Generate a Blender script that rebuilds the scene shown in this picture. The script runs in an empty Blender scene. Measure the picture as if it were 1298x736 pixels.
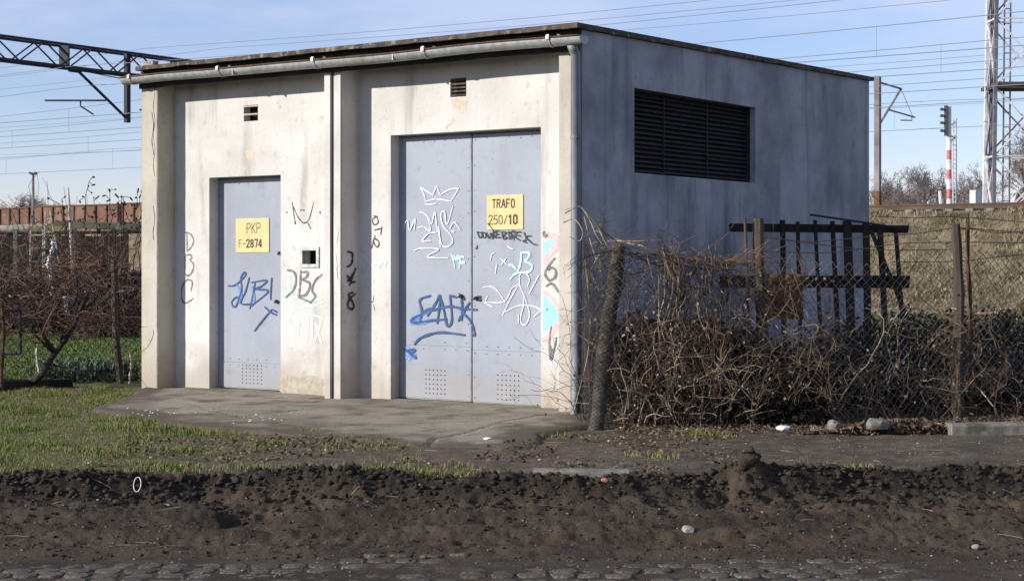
import bpy, math, random
import numpy as np

random.seed(7)
rng = np.random.default_rng(7)
scene = bpy.context.scene
col = scene.collection
R_ = math.radians

# ------------------------------------------------------------------ camera
YAW = math.atan(1544 / 2170.0)
CAM = np.array([7.9035, -12.1314, 1.28])
FW = np.array([-math.sin(YAW), math.cos(YAW), 0.0])
RT = np.array([math.cos(YAW), math.sin(YAW), 0.0])
cam = bpy.data.cameras.new("camera")
cam.sensor_width = 36
cam.lens = 36 * 2170 / 1298
cam.shift_y = -30 / 1298
cam.clip_end = 9000
cam_o = bpy.data.objects.new("camera", cam)
cam_o.location = CAM
cam_o.rotation_euler = (R_(90), 0, YAW)
col.objects.link(cam_o)
scene.camera = cam_o

# ------------------------------------------------------------------ sky, sun, exposure
SUN = np.array([-0.64, -1.0, 0.445]); SUN /= np.linalg.norm(SUN)
sun_el = math.asin(SUN[2]); sun_az = math.atan2(SUN[0], SUN[1])
world = bpy.data.worlds.new("World"); scene.world = world
world.use_nodes = True
wn, wl = world.node_tree.nodes, world.node_tree.links
sky = wn.new('ShaderNodeTexSky'); sky.sky_type = 'NISHITA'; sky.sun_disc = False
sky.sun_elevation = sun_el; sky.sun_rotation = sun_az
sky.air_density = 1.0; sky.dust_density = 0.0; sky.ozone_density = 3.2
wb = wn.new('ShaderNodeMix'); wb.data_type = 'RGBA'; wb.blend_type = 'MULTIPLY'; wb.inputs[0].default_value = 1.0
wb.inputs[7].default_value = (1.0, 0.93, 1.11, 1)                # the camera's cool white balance
wl.new(sky.outputs[0], wb.inputs[6])
# thin, hardly visible veil of high cloud
wtc = wn.new('ShaderNodeTexCoord'); wmp = wn.new('ShaderNodeMapping'); wmp.inputs['Scale'].default_value = (2.2, 2.2, 9)
wno = wn.new('ShaderNodeTexNoise'); wno.inputs['Scale'].default_value = 1.6; wno.inputs['Detail'].default_value = 7; wno.inputs['Roughness'].default_value = 0.6
wl.new(wtc.outputs['Generated'], wmp.inputs[0]); wl.new(wmp.outputs[0], wno.inputs[0])
wmr = wn.new('ShaderNodeMapRange'); wmr.interpolation_type = 'SMOOTHSTEP'; wmr.inputs[1].default_value = 0.36; wmr.inputs[2].default_value = 0.66; wmr.inputs[3].default_value = 0.08; wmr.inputs[4].default_value = 0.48
wl.new(wno.outputs['Fac'], wmr.inputs[0])
wcl = wn.new('ShaderNodeMix'); wcl.data_type = 'RGBA'; wl.new(wmr.outputs[0], wcl.inputs[0]); wl.new(wb.outputs[2], wcl.inputs[6]); wcl.inputs[7].default_value = (5.6, 5.75, 7.0, 1)
wl.new(wcl.outputs[2], wn['Background'].inputs[0])
wn['Background'].inputs[1].default_value = 0.11
sl = bpy.data.lights.new("sun", 'SUN'); sl.energy = 4.8; sl.angle = R_(0.5); sl.color = (1.0, 0.95, 0.885)
so = bpy.data.objects.new("sun", sl); col.objects.link(so)
from mathutils import Vector
so.rotation_euler = Vector((-SUN[0], -SUN[1], -SUN[2])).to_track_quat('-Z', 'Y').to_euler()
so.location = (-20, -30, 20)
scene.view_settings.view_transform = 'Standard'
scene.view_settings.look = 'None'
scene.view_settings.exposure = 0.40
scene.view_settings.gamma = 1.0
scene.render.engine = 'CYCLES'

# ------------------------------------------------------------------ helpers
def UV(u, v, z=0.0):
    """place by metres to the right of / away from the road-side reference axis"""
    p = CAM + FW * v + RT * u
    return np.array([p[0], p[1], z])
def px(x, y, v):
    """real point seen at photo position x, y when it stands v metres away"""
    return CAM + (FW + RT * ((x - 649) / 2170) + np.array([0, 0, -(y - 338) / 2170])) * v
def onp(x, y, axis, val):
    d = FW + RT * ((x - 649) / 2170) + np.array([0, 0, -(y - 338) / 2170])
    return CAM + d * ((val - CAM[axis]) / d[axis])

def _hash(ix, iy, s):
    h = (ix.astype(np.int64) * 374761393 + iy.astype(np.int64) * 668265263 + s * 974634777) & 0x7fffffff
    h = ((h ^ (h >> 13)) * 1274126177) & 0x7fffffff
    return ((h ^ (h >> 16)) & 0xffff) / 65535.0
def vnoise(x, y, s=0):
    x = np.asarray(x, float); y = np.asarray(y, float)
    ix = np.floor(x); iy = np.floor(y); fx = x - ix; fy = y - iy
    fx = fx * fx * (3 - 2 * fx); fy = fy * fy * (3 - 2 * fy)
    a = _hash(ix, iy, s); b = _hash(ix + 1, iy, s); c = _hash(ix, iy + 1, s); d = _hash(ix + 1, iy + 1, s)
    return (a * (1 - fx) + b * fx) * (1 - fy) + (c * (1 - fx) + d * fx) * fy
def fbm(x, y, o=4, s=0, g=0.5):
    r = 0; a = 1; t = 0
    for i in range(o):
        r = r + a * (vnoise(x * 2 ** i + 17.3 * i, y * 2 ** i - 9.1 * i, s + i) - 0.5); t += a; a *= g
    return r / t * 2
def ss(a, b, x):
    t = np.clip((np.asarray(x, float) - a) / (b - a), 0, 1); return t * t * (3 - 2 * t)

ORG = {}
def tag(o, label=None, cat=None, group=None, kind=None):
    if label: o['label'] = label
    if cat: o['category'] = cat
    if group: o['group'] = group
    if kind: o['kind'] = kind
    return o
def thing(name, label, cat, loc, group=None):
    o = bpy.data.objects.new(name, None); col.objects.link(o)
    o.empty_display_size = 0.2
    o.location = loc; ORG[o.name] = np.array(loc, float)
    return tag(o, label, cat, group)
def mesh_np(name, V, F, mat, parent=None, org=None, smooth=False, attr=None):
    V = np.asarray(V, np.float32); F = np.asarray(F, np.int32)
    if org is None:
        org = ORG.get(parent.name, np.zeros(3)) if parent is not None else np.zeros(3)
    V = V - np.asarray(org, np.float32)
    k = F.shape[1]
    me = bpy.data.meshes.new(name)
    me.vertices.add(len(V)); me.vertices.foreach_set('co', V.ravel())
    me.loops.add(F.size); me.loops.foreach_set('vertex_index', F.ravel())
    me.polygons.add(len(F)); me.polygons.foreach_set('loop_start', np.arange(0, F.size, k, dtype=np.int32))
    me.polygons.foreach_set('loop_total', np.full(len(F), k, np.int32))
    if smooth: me.polygons.foreach_set('use_smooth', np.ones(len(F), bool))
    me.update(calc_edges=True)
    if attr:
        for an, vals in attr.items():
            a = me.attributes.new(an, 'FLOAT_COLOR', 'POINT')
            buf = np.ones((len(V), 4), np.float32); buf[:, :vals.shape[1]] = vals
            a.data.foreach_set('color', buf.ravel())
    me.materials.append(mat)
    o = bpy.data.objects.new(name, me); col.objects.link(o)
    if parent is not None:
        o.parent = parent; ORG[o.name] = np.asarray(org, float)
    else:
        o.location = org; ORG[o.name] = np.asarray(org, float)
    return o

class MB:
    def __init__(s): s.v = []; s.f = []
    def add(s, vs, fs):
        b = len(s.v); s.v += [tuple(map(float, p)) for p in vs]; s.f += [tuple(i + b for i in q) for q in fs]; return s
    def box(s, lo, hi, rot=None, c=None, jit=0.0):
        (x0, y0, z0), (x1, y1, z1) = lo, hi
        vs = [(x0, y0, z0), (x1, y0, z0), (x1, y1, z0), (x0, y1, z0), (x0, y0, z1), (x1, y0, z1), (x1, y1, z1), (x0, y1, z1)]
        if jit: vs = [tuple(q + random.uniform(-jit, jit) for q in p) for p in vs]
        return s.add(vs, [(0, 3, 2, 1), (4, 5, 6, 7), (0, 1, 5, 4), (1, 2, 6, 5), (2, 3, 7, 6), (3, 0, 4, 7)])
    def beam(s, a, b, w, h, up=(0, 0, 1), jit=0.0):
        """box bar from a to b, w across, h along up"""
        a = np.asarray(a, float); b = np.asarray(b, float); d = b - a; d /= np.linalg.norm(d)
        up = np.asarray(up, float)
        if abs(d @ up) > 0.95: up = np.array([FW[0], FW[1], 0.0])
        x = np.cross(d, up); x /= np.linalg.norm(x); y = np.cross(x, d)
        vs = []
        for p in (a, b):
            for sx, sy in ((-1, -1), (1, -1), (1, 1), (-1, 1)):
                q = p + x * sx * w / 2 + y * sy * h / 2
                if jit: q = q + np.array([random.uniform(-jit, jit) for _ in range(3)])
                vs.append(q)
        return s.add(vs, [(0, 1, 2, 3), (7, 6, 5, 4), (0, 4, 5, 1), (1, 5, 6, 2), (2, 6, 7, 3), (3, 7, 4, 0)])
    def tube(s, pts, r, n=6, cap=True):
        pts = np.asarray(pts, float); m = len(pts)
        r = np.full(m, r, float) if np.isscalar(r) else np.asarray(r, float)
        d = np.gradient(pts, axis=0) if m > 2 else np.repeat((pts[1] - pts[0])[None], 2, 0)
        d /= np.linalg.norm(d, axis=1)[:, None] + 1e-12
        ref = np.array([0.31, 0.17, 0.93]) if abs(d[0][2]) < 0.9 else np.array([0.9, 0.3, 0.1])
        x = np.cross(d, ref); x /= np.linalg.norm(x, axis=1)[:, None] + 1e-12
        y = np.cross(d, x)
        an = np.arange(n) * 2 * math.pi / n
        vs = pts[:, None] + r[:, None, None] * (np.cos(an)[None, :, None] * x[:, None] + np.sin(an)[None, :, None] * y[:, None])
        b = len(s.v); s.v += list(map(tuple, vs.reshape(-1, 3).tolist()))
        for i in range(m - 1):
            for j in range(n):
                k = (j + 1) % n
                s.f.append((b + i * n + j, b + i * n + k, b + (i + 1) * n + k, b + (i + 1) * n + j))
        if cap:
            s.f.append(tuple(b + j for j in range(n))[::-1]); s.f.append(tuple(b + (m - 1) * n + j for j in range(n)))
        return s
    def build(s, name, mat, parent=None, org=None, smooth=False, bevel=0, label=None):
        if org is None:
            org = ORG.get(parent.name, np.zeros(3)) if parent is not None else np.zeros(3)
        me = bpy.data.meshes.new(name)
        V = np.asarray(s.v) - np.asarray(org)
        me.from_pydata(V.tolist(), [], s.f)
        if smooth: me.polygons.foreach_set('use_smooth', np.ones(len(s.f), bool))
        me.materials.append(mat); me.update()
        o = bpy.data.objects.new(name, me); col.objects.link(o)
        if parent is not None: o.parent = parent
        else: o.location = org
        ORG[o.name] = np.asarray(org, float)
        if bevel:
            m = o.modifiers.new('bevel', 'BEVEL'); m.width = bevel; m.segments = 2; m.limit_method = 'ANGLE'
        if label: o['label'] = label
        return o

def catmull(P, n=6):
    P = np.asarray(P, float)
    if len(P) < 3: return np.array([P[0] + (P[-1] - P[0]) * t for t in np.linspace(0, 1, n)])
    Q = np.vstack([2 * P[0] - P[1], P, 2 * P[-1] - P[-2]]); out = []
    for i in range(1, len(Q) - 2):
        for t in np.linspace(0, 1, n, endpoint=False):
            a, b, c, d = Q[i - 1], Q[i], Q[i + 1], Q[i + 2]
            out.append(0.5 * (2 * b + (c - a) * t + (2 * a - 5 * b + 4 * c - d) * t * t + (3 * b - a - 3 * c + d) * t ** 3))
    out.append(P[-1]); return np.array(out)

# ------------------------------------------------------------------ materials
def mat(name, c1, c2=None, scale=8, rough=0.85, bump=0.0, bscale=40, detail=6, metallic=0.0, stretch=None, lo=0.35, hi=0.65,
        c3=None, scale3=3, lo3=0.55, hi3=0.65, spec=0.3, randomize=0.0):
    m = bpy.data.materials.new(name); m.use_nodes = True
    N, L = m.node_tree.nodes, m.node_tree.links
    b = N['Principled BSDF']; b.inputs['Roughness'].default_value = rough; b.inputs['Metallic'].default_value = metallic
    b.inputs['Specular IOR Level'].default_value = spec
    tc = N.new('ShaderNodeTexCoord'); vec = tc.outputs['Object']
    def noise(sc, st=None, det=detail):
        n = N.new('ShaderNodeTexNoise'); n.inputs['Scale'].default_value = sc; n.inputs['Detail'].default_value = det
        n.inputs['Roughness'].default_value = 0.62
        if st:
            mp = N.new('ShaderNodeMapping'); mp.inputs['Scale'].default_value = st; L.new(vec, mp.inputs[0]); L.new(mp.outputs[0], n.inputs[0])
        else: L.new(vec, n.inputs[0])
        return n.outputs['Fac']
    def mix(f, a, bb):
        x = N.new('ShaderNodeMix'); x.data_type = 'RGBA'; L.new(f, x.inputs[0])
        for i, q in ((6, a), (7, bb)):
            if isinstance(q, tuple): x.inputs[i].default_value = (*q, 1)
            else: L.new(q, x.inputs[i])
        return x.outputs[2]
    def ramp(f, lo, hi):
        r = N.new('ShaderNodeMapRange'); r.interpolation_type = 'SMOOTHSTEP'
        r.inputs[1].default_value = lo; r.inputs[2].default_value = hi; L.new(f, r.inputs[0]); return r.outputs[0]
    m['_h'] = 0
    out = None
    if c2 is not None: out = mix(ramp(noise(scale, stretch), lo, hi), c1, c2)
    else: b.inputs['Base Color'].default_value = (*c1, 1)
    if c3 is not None: out = mix(ramp(noise(scale3, stretch), lo3, hi3), out if out is not None else c1, c3)
    if randomize:
        oi = N.new('ShaderNodeObjectInfo'); hs = N.new('ShaderNodeHueSaturation')
        r = N.new('ShaderNodeMapRange'); r.inputs[3].default_value = 1 - randomize; r.inputs[4].default_value = 1 + randomize
        L.new(oi.outputs['Random'], r.inputs[0]); L.new(r.outputs[0], hs.inputs['Value'])
        if out is not None: L.new(out, hs.inputs['Color'])
        else: hs.inputs['Color'].default_value = (*c1, 1)
        out = hs.outputs[0]
    if out is not None: L.new(out, b.inputs['Base Color'])
    if bump:
        bn = N.new('ShaderNodeBump'); bn.inputs['Strength'].default_value = bump; bn.inputs['Distance'].default_value = 0.02
        L.new(noise(bscale, stretch), bn.inputs['Height']); L.new(bn.outputs[0], b.inputs['Normal'])
    m['nodes'] = 1
    return m

def plaster_mat(name, base, tint, grime, drip=0.5, splash=0.55, bump=0.35, drip_lo=0.52, drip_hi=0.75, band=None):
    """lime render: blotches, vertical run stains and rain splash along the foot"""
    m = bpy.data.materials.new(name); m.use_nodes = True
    N, L = m.node_tree.nodes, m.node_tree.links; b = N['Principled BSDF']
    b.inputs['Roughness'].default_value = 0.92; b.inputs['Specular IOR Level'].default_value = 0.2
    geo = N.new('ShaderNodeNewGeometry'); pos = geo.outputs['Position']
    def noise(sc, st=(1, 1, 1), det=7, rgh=0.6):
        n = N.new('ShaderNodeTexNoise'); n.inputs['Scale'].default_value = sc; n.inputs['Detail'].default_value = det
        n.inputs['Roughness'].default_value = rgh
        mp = N.new('ShaderNodeMapping'); mp.inputs['Scale'].default_value = st; L.new(pos, mp.inputs[0]); L.new(mp.outputs[0], n.inputs[0])
        return n.outputs['Fac']
    def rr(f, a, c, o0=0.0, o1=1.0):
        r = N.new('ShaderNodeMapRange'); r.interpolation_type = 'SMOOTHSTEP'
        for i, q in ((1, a), (2, c), (3, o0), (4, o1)): r.inputs[i].default_value = q
        L.new(f, r.inputs[0]); return r.outputs[0]
    def mul(a, c):
        q = N.new('ShaderNodeMath'); q.operation = 'MULTIPLY'
        for i, s in ((0, a), (1, c)):
            if isinstance(s, (int, float)): q.inputs[i].default_value = s
            else: L.new(s, q.inputs[i])
        return q.outputs[0]
    def mix(f, a, c):
        x = N.new('ShaderNodeMix'); x.data_type = 'RGBA'
        if isinstance(f, float): x.inputs[0].default_value = f
        else: L.new(f, x.inputs[0])
        for i, q in ((6, a), (7, c)):
            if isinstance(q, tuple): x.inputs[i].default_value = (*q, 1)
            else: L.new(q, x.inputs[i])
        return x.outputs[2]
    c = mix(rr(noise(1.3), 0.35, 0.7), base, tint)
    c = mix(rr(noise(9), 0.56, 0.78, 0, 0.5), c, grime)
    c = mix(mul(rr(noise(1.0, (4.5, 4.5, 0.55)), drip_lo, drip_hi), drip), c, grime)
    c = mix(rr(noise(34, det=3), 0.68, 0.74, 0, 0.55), c, tuple(q * 0.45 for q in grime))
    sx = N.new('ShaderNodeSeparateXYZ'); L.new(pos, sx.inputs[0])
    ad = N.new('ShaderNodeMath'); ad.operation = 'MULTIPLY_ADD'; L.new(noise(3), ad.inputs[0]); ad.inputs[1].default_value = -0.9; L.new(sx.outputs[2], ad.inputs[2])
    c = mix(rr(ad.outputs[0], -0.42, 0.12, splash, 0.0), c, (0.30, 0.25, 0.18))
    if band:
        z0, z1, yy0, yy1, colr = band      # run stains from the sill of the louvre
        mz = mul(rr(sx.outputs[2], z0, z0 + 0.25), rr(sx.outputs[2], z1 - 0.02, z1, 1, 0))
        my = mul(rr(sx.outputs[1], yy0 - .1, yy0), rr(sx.outputs[1], yy1, yy1 + .1, 1, 0))
        c = mix(mul(mul(mul(mz, my), rr(noise(1.0, (5, 5, 0.8)), 0.42, 0.75)), 0.7), c, colr)
    L.new(c, b.inputs['Base Color'])
    bn = N.new('ShaderNodeBump'); bn.inputs['Strength'].default_value = bump; bn.inputs['Distance'].default_value = 0.012
    add = N.new('ShaderNodeMath'); L.new(noise(28), add.inputs[0]); L.new(mul(noise(2.5), 2.0), add.inputs[1])
    L.new(add.outputs[0], bn.inputs['Height']); L.new(bn.outputs[0], b.inputs['Normal'])
    return m

M = {}
M['plaster'] = plaster_mat('plaster_front', (0.565, 0.545, 0.51), (0.465, 0.445, 0.41), (0.22, 0.205, 0.18), drip=0.62, drip_lo=.51)
M['pilaster'] = plaster_mat('plaster_pilaster', (0.47, 0.43, 0.36), (0.35, 0.32, 0.26), (0.22, 0.20, 0.16), drip=0.55)
M['pilaster_mid'] = plaster_mat('plaster_pilaster_pale', (0.57, 0.54, 0.50), (0.47, 0.44, 0.39), (0.26, 0.24, 0.21), drip=0.4)
M['side'] = plaster_mat('plaster_side_shade_blue', (0.36, 0.375, 0.40), (0.20, 0.212, 0.235), (0.085, 0.09, 0.098), drip=0.55, drip_lo=.49, drip_hi=.74, splash=.6, band=(1.2, 2.11, .85, 3.15, (0.07, 0.07, 0.07)))  # base colour darkened and blued to imitate the skylit shade on this side
M['door'] = plaster_mat('door_paint', (0.29, 0.315, 0.36), (0.245, 0.265, 0.305), (0.20, 0.185, 0.185), drip=0.4, splash=0.35, bump=0.07)
M['door'].node_tree.nodes['Principled BSDF'].inputs['Roughness'].default_value = 0.5
M['door_edge'] = mat('door_edge_paint', (0.20, 0.21, 0.25), (0.13, 0.12, 0.12), scale=9, rough=0.6)
M['black'] = mat('dark_opening', (0.008, 0.008, 0.008), rough=0.9)
M['louvre'] = mat('louvre_paint', (0.035, 0.034, 0.035), (0.018, 0.018, 0.018), scale=12, rough=0.6)
M['felt'] = mat('roof_felt', (0.11, 0.085, 0.065), (0.05, 0.042, 0.036), scale=11, rough=0.95, bump=0.5, bscale=45, c3=(0.22, 0.19, 0.15), scale3=14)
M['dark_wood'] = mat('dark_weathered_wood', (0.035, 0.028, 0.022), (0.018, 0.015, 0.013), scale=6, rough=0.9, stretch=(1, 1, .2), bump=.4)
M['zinc'] = mat('galvanised_sheet', (0.40, 0.41, 0.40), (0.27, 0.285, 0.275), scale=16, rough=0.55, metallic=0.35, bump=0.05, c3=(0.24, 0.25, 0.19), scale3=5, lo3=.54, hi3=.7)
M['pipe'] = mat('dull_zinc_pipe', (0.21, 0.22, 0.245), (0.14, 0.15, 0.165), scale=9, rough=0.6, metallic=0.2, stretch=(1, 1, .3), bump=.05)
M['rust'] = mat('rusted_iron', (0.11, 0.055, 0.03), (0.05, 0.03, 0.02), scale=14, rough=0.9, bump=.3)
M['rust_sheet'] = mat('rusted_sheet', (0.15, 0.075, 0.026), (0.07, 0.036, 0.017), scale=7, rough=0.9, bump=.4, c3=(0.21, 0.135, 0.055), scale3=9)
M['sign'] = mat('sign_yellow', (0.60, 0.475, 0.22), (0.53, 0.42, 0.20), scale=9, rough=0.6)
M['ink'] = mat('stencil_black', (0.02, 0.02, 0.018), (0.07, 0.06, 0.04), scale=60, rough=.7)
M['ink_thin'] = mat('stencil_faded', (0.16, 0.13, 0.06), (0.04, 0.035, 0.02), scale=50, rough=.7)
def paint(n, c, c2=None, lo=.45, hi=.7, edge=True):
    """spray paint: a film that thins out towards the edge of the stroke"""
    m = mat(n, c, c2 or tuple(q * .85 for q in c), scale=35, rough=.6, lo=lo, hi=hi)
    if not edge: return m
    N, L = m.node_tree.nodes, m.node_tree.links
    a = N.new('ShaderNodeAttribute'); a.attribute_name = 'cov'; no = N.new('ShaderNodeTexNoise'); no.inputs['Scale'].default_value = 90; no.inputs['Detail'].default_value = 4
    tc = N.new('ShaderNodeTexCoord'); L.new(tc.outputs['Object'], no.inputs[0])
    ad = N.new('ShaderNodeMath'); ad.operation = 'MULTIPLY_ADD'; L.new(no.outputs['Fac'], ad.inputs[0]); ad.inputs[1].default_value = .9; L.new(a.outputs['Fac'], ad.inputs[2])
    mr = N.new('ShaderNodeMapRange'); mr.interpolation_type = 'SMOOTHSTEP'; mr.inputs[1].default_value = .62; mr.inputs[2].default_value = 1.25; L.new(ad.outputs[0], mr.inputs[0])
    tr = N.new('ShaderNodeBsdfTransparent'); mx = N.new('ShaderNodeMixShader'); L.new(mr.outputs[0], mx.inputs[0]); L.new(tr.outputs[0], mx.inputs[1]); L.new(N['Principled BSDF'].outputs[0], mx.inputs[2])
    L.new(mx.outputs[0], N['Material Output'].inputs['Surface'])
    return m
M['g_white'] = paint('spray_white', (0.68, 0.70, 0.74), (0.54, 0.56, 0.62))
M['g_pale'] = paint('spray_pale_faded', (0.56, 0.60, 0.66), (0.46, 0.49, 0.56))
M['g_cyan'] = paint('spray_cyan', (0.42, 0.74, 0.80), (0.45, 0.60, 0.67))
M['g_teal'] = paint('spray_teal_faded', (0.43, 0.53, 0.51), (0.54, 0.53, 0.50))
M['g_ghost'] = paint('spray_white_faded', (0.60, 0.58, 0.55), (0.52, 0.50, 0.465))
M['g_blue'] = paint('spray_blue', (0.02, 0.055, 0.16), (0.035, 0.10, 0.23))
M['g_bluesoft'] = paint('spray_blue_soft', (0.10, 0.22, 0.46), (0.28, 0.34, 0.48))
M['g_black'] = paint('spray_black', (0.018, 0.018, 0.022), (0.04, 0.04, 0.045))
M['g_grey'] = paint('spray_grey', (0.12, 0.115, 0.125), (0.26, 0.25, 0.25))
M['g_pink'] = paint('spray_pink', (0.70, 0.38, 0.38), (0.70, 0.52, 0.48))
M['g_aqua'] = paint('spray_aqua', (0.27, 0.66, 0.76), (0.36, 0.64, 0.70), edge=False)
M['stain'] = mat('rust_stain', (0.49, 0.39, 0.28), (0.53, 0.48, 0.41), scale=30, rough=.9)
M['concrete'] = mat('kerb_concrete', (0.21, 0.195, 0.165), (0.13, 0.12, 0.10), scale=12, rough=.95, bump=.4, c3=(0.09, 0.085, 0.06), scale3=4)
M['old_concrete'] = mat('post_concrete', (0.115, 0.095, 0.072), (0.045, 0.038, 0.03), scale=10, rough=.95, bump=.6)
M['wire'] = mat('fence_wire', (0.27, 0.25, 0.225), (0.11, 0.09, 0.075), scale=14, rough=.75, metallic=.2)
M['wire_dark'] = mat('fence_wire_dark', (0.05, 0.045, 0.04), rough=.8)
M['vine'] = mat('dry_vine', (0.19, 0.12, 0.072), (0.04, 0.024, 0.016), scale=3.5, rough=.85)
M['vine_pale'] = mat('bleached_vine', (0.40, 0.33, 0.235), (0.12, 0.088, 0.056), scale=5, rough=.85)
M['bramble'] = mat('bramble_cane', (0.14, 0.078, 0.052), (0.032, 0.018, 0.014), scale=2.5, rough=.85)
M['dead_leaf'] = mat('dead_leaf', (0.15, 0.095, 0.062), (0.065, 0.042, 0.03), scale=9, rough=.9, c3=(0.34, 0.28, 0.22), scale3=17)
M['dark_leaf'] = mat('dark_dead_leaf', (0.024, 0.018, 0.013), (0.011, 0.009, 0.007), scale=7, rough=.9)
M['ivy'] = mat('ivy_leaf', (0.014, 0.019, 0.009), (0.024, 0.026, 0.013), scale=5, rough=.65, c3=(0.035, 0.026, 0.017), scale3=8)
M['grass'] = mat('grass_blade', (0.105, 0.155, 0.018), (0.15, 0.165, 0.03), scale=1.6, rough=.7, c3=(0.19, 0.15, 0.075), scale3=5, lo3=.46, hi3=.6)
M['lawn'] = mat('lawn_blade', (0.072, 0.122, 0.022), (0.105, 0.135, 0.03), scale=.6, rough=.7, c3=(0.16, 0.13, 0.05), scale3=2)
M['dry_grass'] = mat('dry_grass', (0.30, 0.245, 0.15), (0.15, 0.115, 0.068), scale=2.2, rough=.9, c3=(0.10, 0.10, 0.04), scale3=.4, lo3=.56, hi3=.68)
M['bulb_leaf'] = mat('bulb_leaf', (0.10, 0.16, 0.09), (0.055, 0.10, 0.045), scale=4, rough=.5)
M['clod'] = mat('soil_clod', (0.056, 0.041, 0.027), (0.024, 0.0185, 0.013), scale=4, rough=.95, bump=.8, bscale=70)
M['stone'] = mat('pale_stone', (0.30, 0.285, 0.25), (0.17, 0.16, 0.14), scale=20, rough=.9, bump=.4)
M['pebble'] = mat('pebble', (0.24, 0.21, 0.175), (0.09, 0.075, 0.06), scale=3, rough=.9)
M['cobble'] = mat('cobble_granite', (0.165, 0.142, 0.108), (0.105, 0.09, 0.067), scale=14, rough=.8, bump=.35, c3=(0.055, 0.042, 0.028), scale3=6, lo3=.40, hi3=.55, randomize=.3)
M['brick'] = mat('brick_chip', (0.36, 0.15, 0.10), (0.25, 0.11, 0.08), scale=20, rough=.9)
M['white_plastic'] = mat('white_plastic', (0.72, 0.71, 0.68), rough=.5)
M['old_wood'] = mat('grey_wood', (0.10, 0.082, 0.06), (0.05, 0.04, 0.03), scale=5, rough=.9, stretch=(1, 1, .2), bump=.5)
M['green_wood'] = mat('mossy_wood', (0.15, 0.17, 0.115), (0.08, 0.085, 0.055), scale=4, rough=.9)
M['shed_shade_board'] = mat('interior_shade_board', (0.016, 0.013, 0.011), (0.03, 0.022, 0.016), scale=3, rough=.9)  # near-black colour paints the shaded inside of the open shed onto its boards
M['alu'] = mat('ladder_metal', (0.42, 0.42, 0.40), (0.28, 0.28, 0.26), scale=9, rough=.5)
M['pale_wood'] = mat('pale_wood', (0.46, 0.42, 0.35), (0.32, 0.29, 0.24), scale=4, rough=.8)
M['yellow_green'] = mat('algae_plank', (0.20, 0.19, 0.05), (0.13, 0.12, 0.05), scale=4, rough=.8)
M['bucket'] = mat('pale_bucket', (0.62, 0.66, 0.72), (0.42, 0.47, 0.56), scale=6, rough=.5)
M['wagon'] = mat('wagon_rust', (0.185, 0.098, 0.064), (0.115, 0.064, 0.047), scale=.7, rough=.9, c3=(0.24, 0.16, 0.115), scale3=1.4, randomize=.25)
M['wagon_rib'] = mat('wagon_rib', (0.075, 0.04, 0.03), rough=.9)
M['steel_dark'] = mat('catenary_steel', (0.022, 0.022, 0.03), rough=.7)
M['wire_over'] = mat('overhead_wire', (0.20, 0.225, 0.26), rough=.6)
M['mast'] = mat('mast_paint', (0.25, 0.225, 0.215), (0.13, 0.105, 0.10), scale=1.2, rough=.8, stretch=(1, 1, .4))
M['tower_w'] = mat('tower_white', (0.66, 0.65, 0.65), (0.46, 0.44, 0.45), scale=2, rough=.7)
M['tower_d'] = mat('tower_dark', (0.17, 0.155, 0.18), (0.10, 0.10, 0.115), scale=2, rough=.7)
M['red'] = mat('signal_red', (0.52, 0.15, 0.14), (0.42, 0.16, 0.15), scale=4, rough=.6)
M['sig_white'] = mat('signal_white', (0.74, 0.73, 0.72), rough=.6)
M['sig_dark'] = mat('signal_dark', (0.075, 0.085, 0.085), rough=.6)
M['twig'] = mat('bare_twig', (0.20, 0.16, 0.145), (0.13, 0.105, 0.095), scale=.6, rough=.9)
M['trunk'] = mat('bark', (0.11, 0.09, 0.08), (0.07, 0.055, 0.05), scale=3, rough=.95)
M['shrub_bark'] = mat('shrub_bark', (0.055, 0.043, 0.033), (0.025, 0.02, 0.016), scale=9, rough=.95, bump=.6)
M['rail'] = mat('rusty_rail', (0.10, 0.062, 0.042), (0.07, 0.045, 0.03), scale=2, rough=.8)
M['sleeper'] = mat('concrete_sleeper', (0.22, 0.20, 0.18), (0.14, 0.12, 0.10), scale=3, rough=.9)
M['cabinet'] = mat('cabinet_paint', (0.62, 0.66, 0.70), (0.52, 0.55, 0.58), scale=2, rough=.5)

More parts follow.
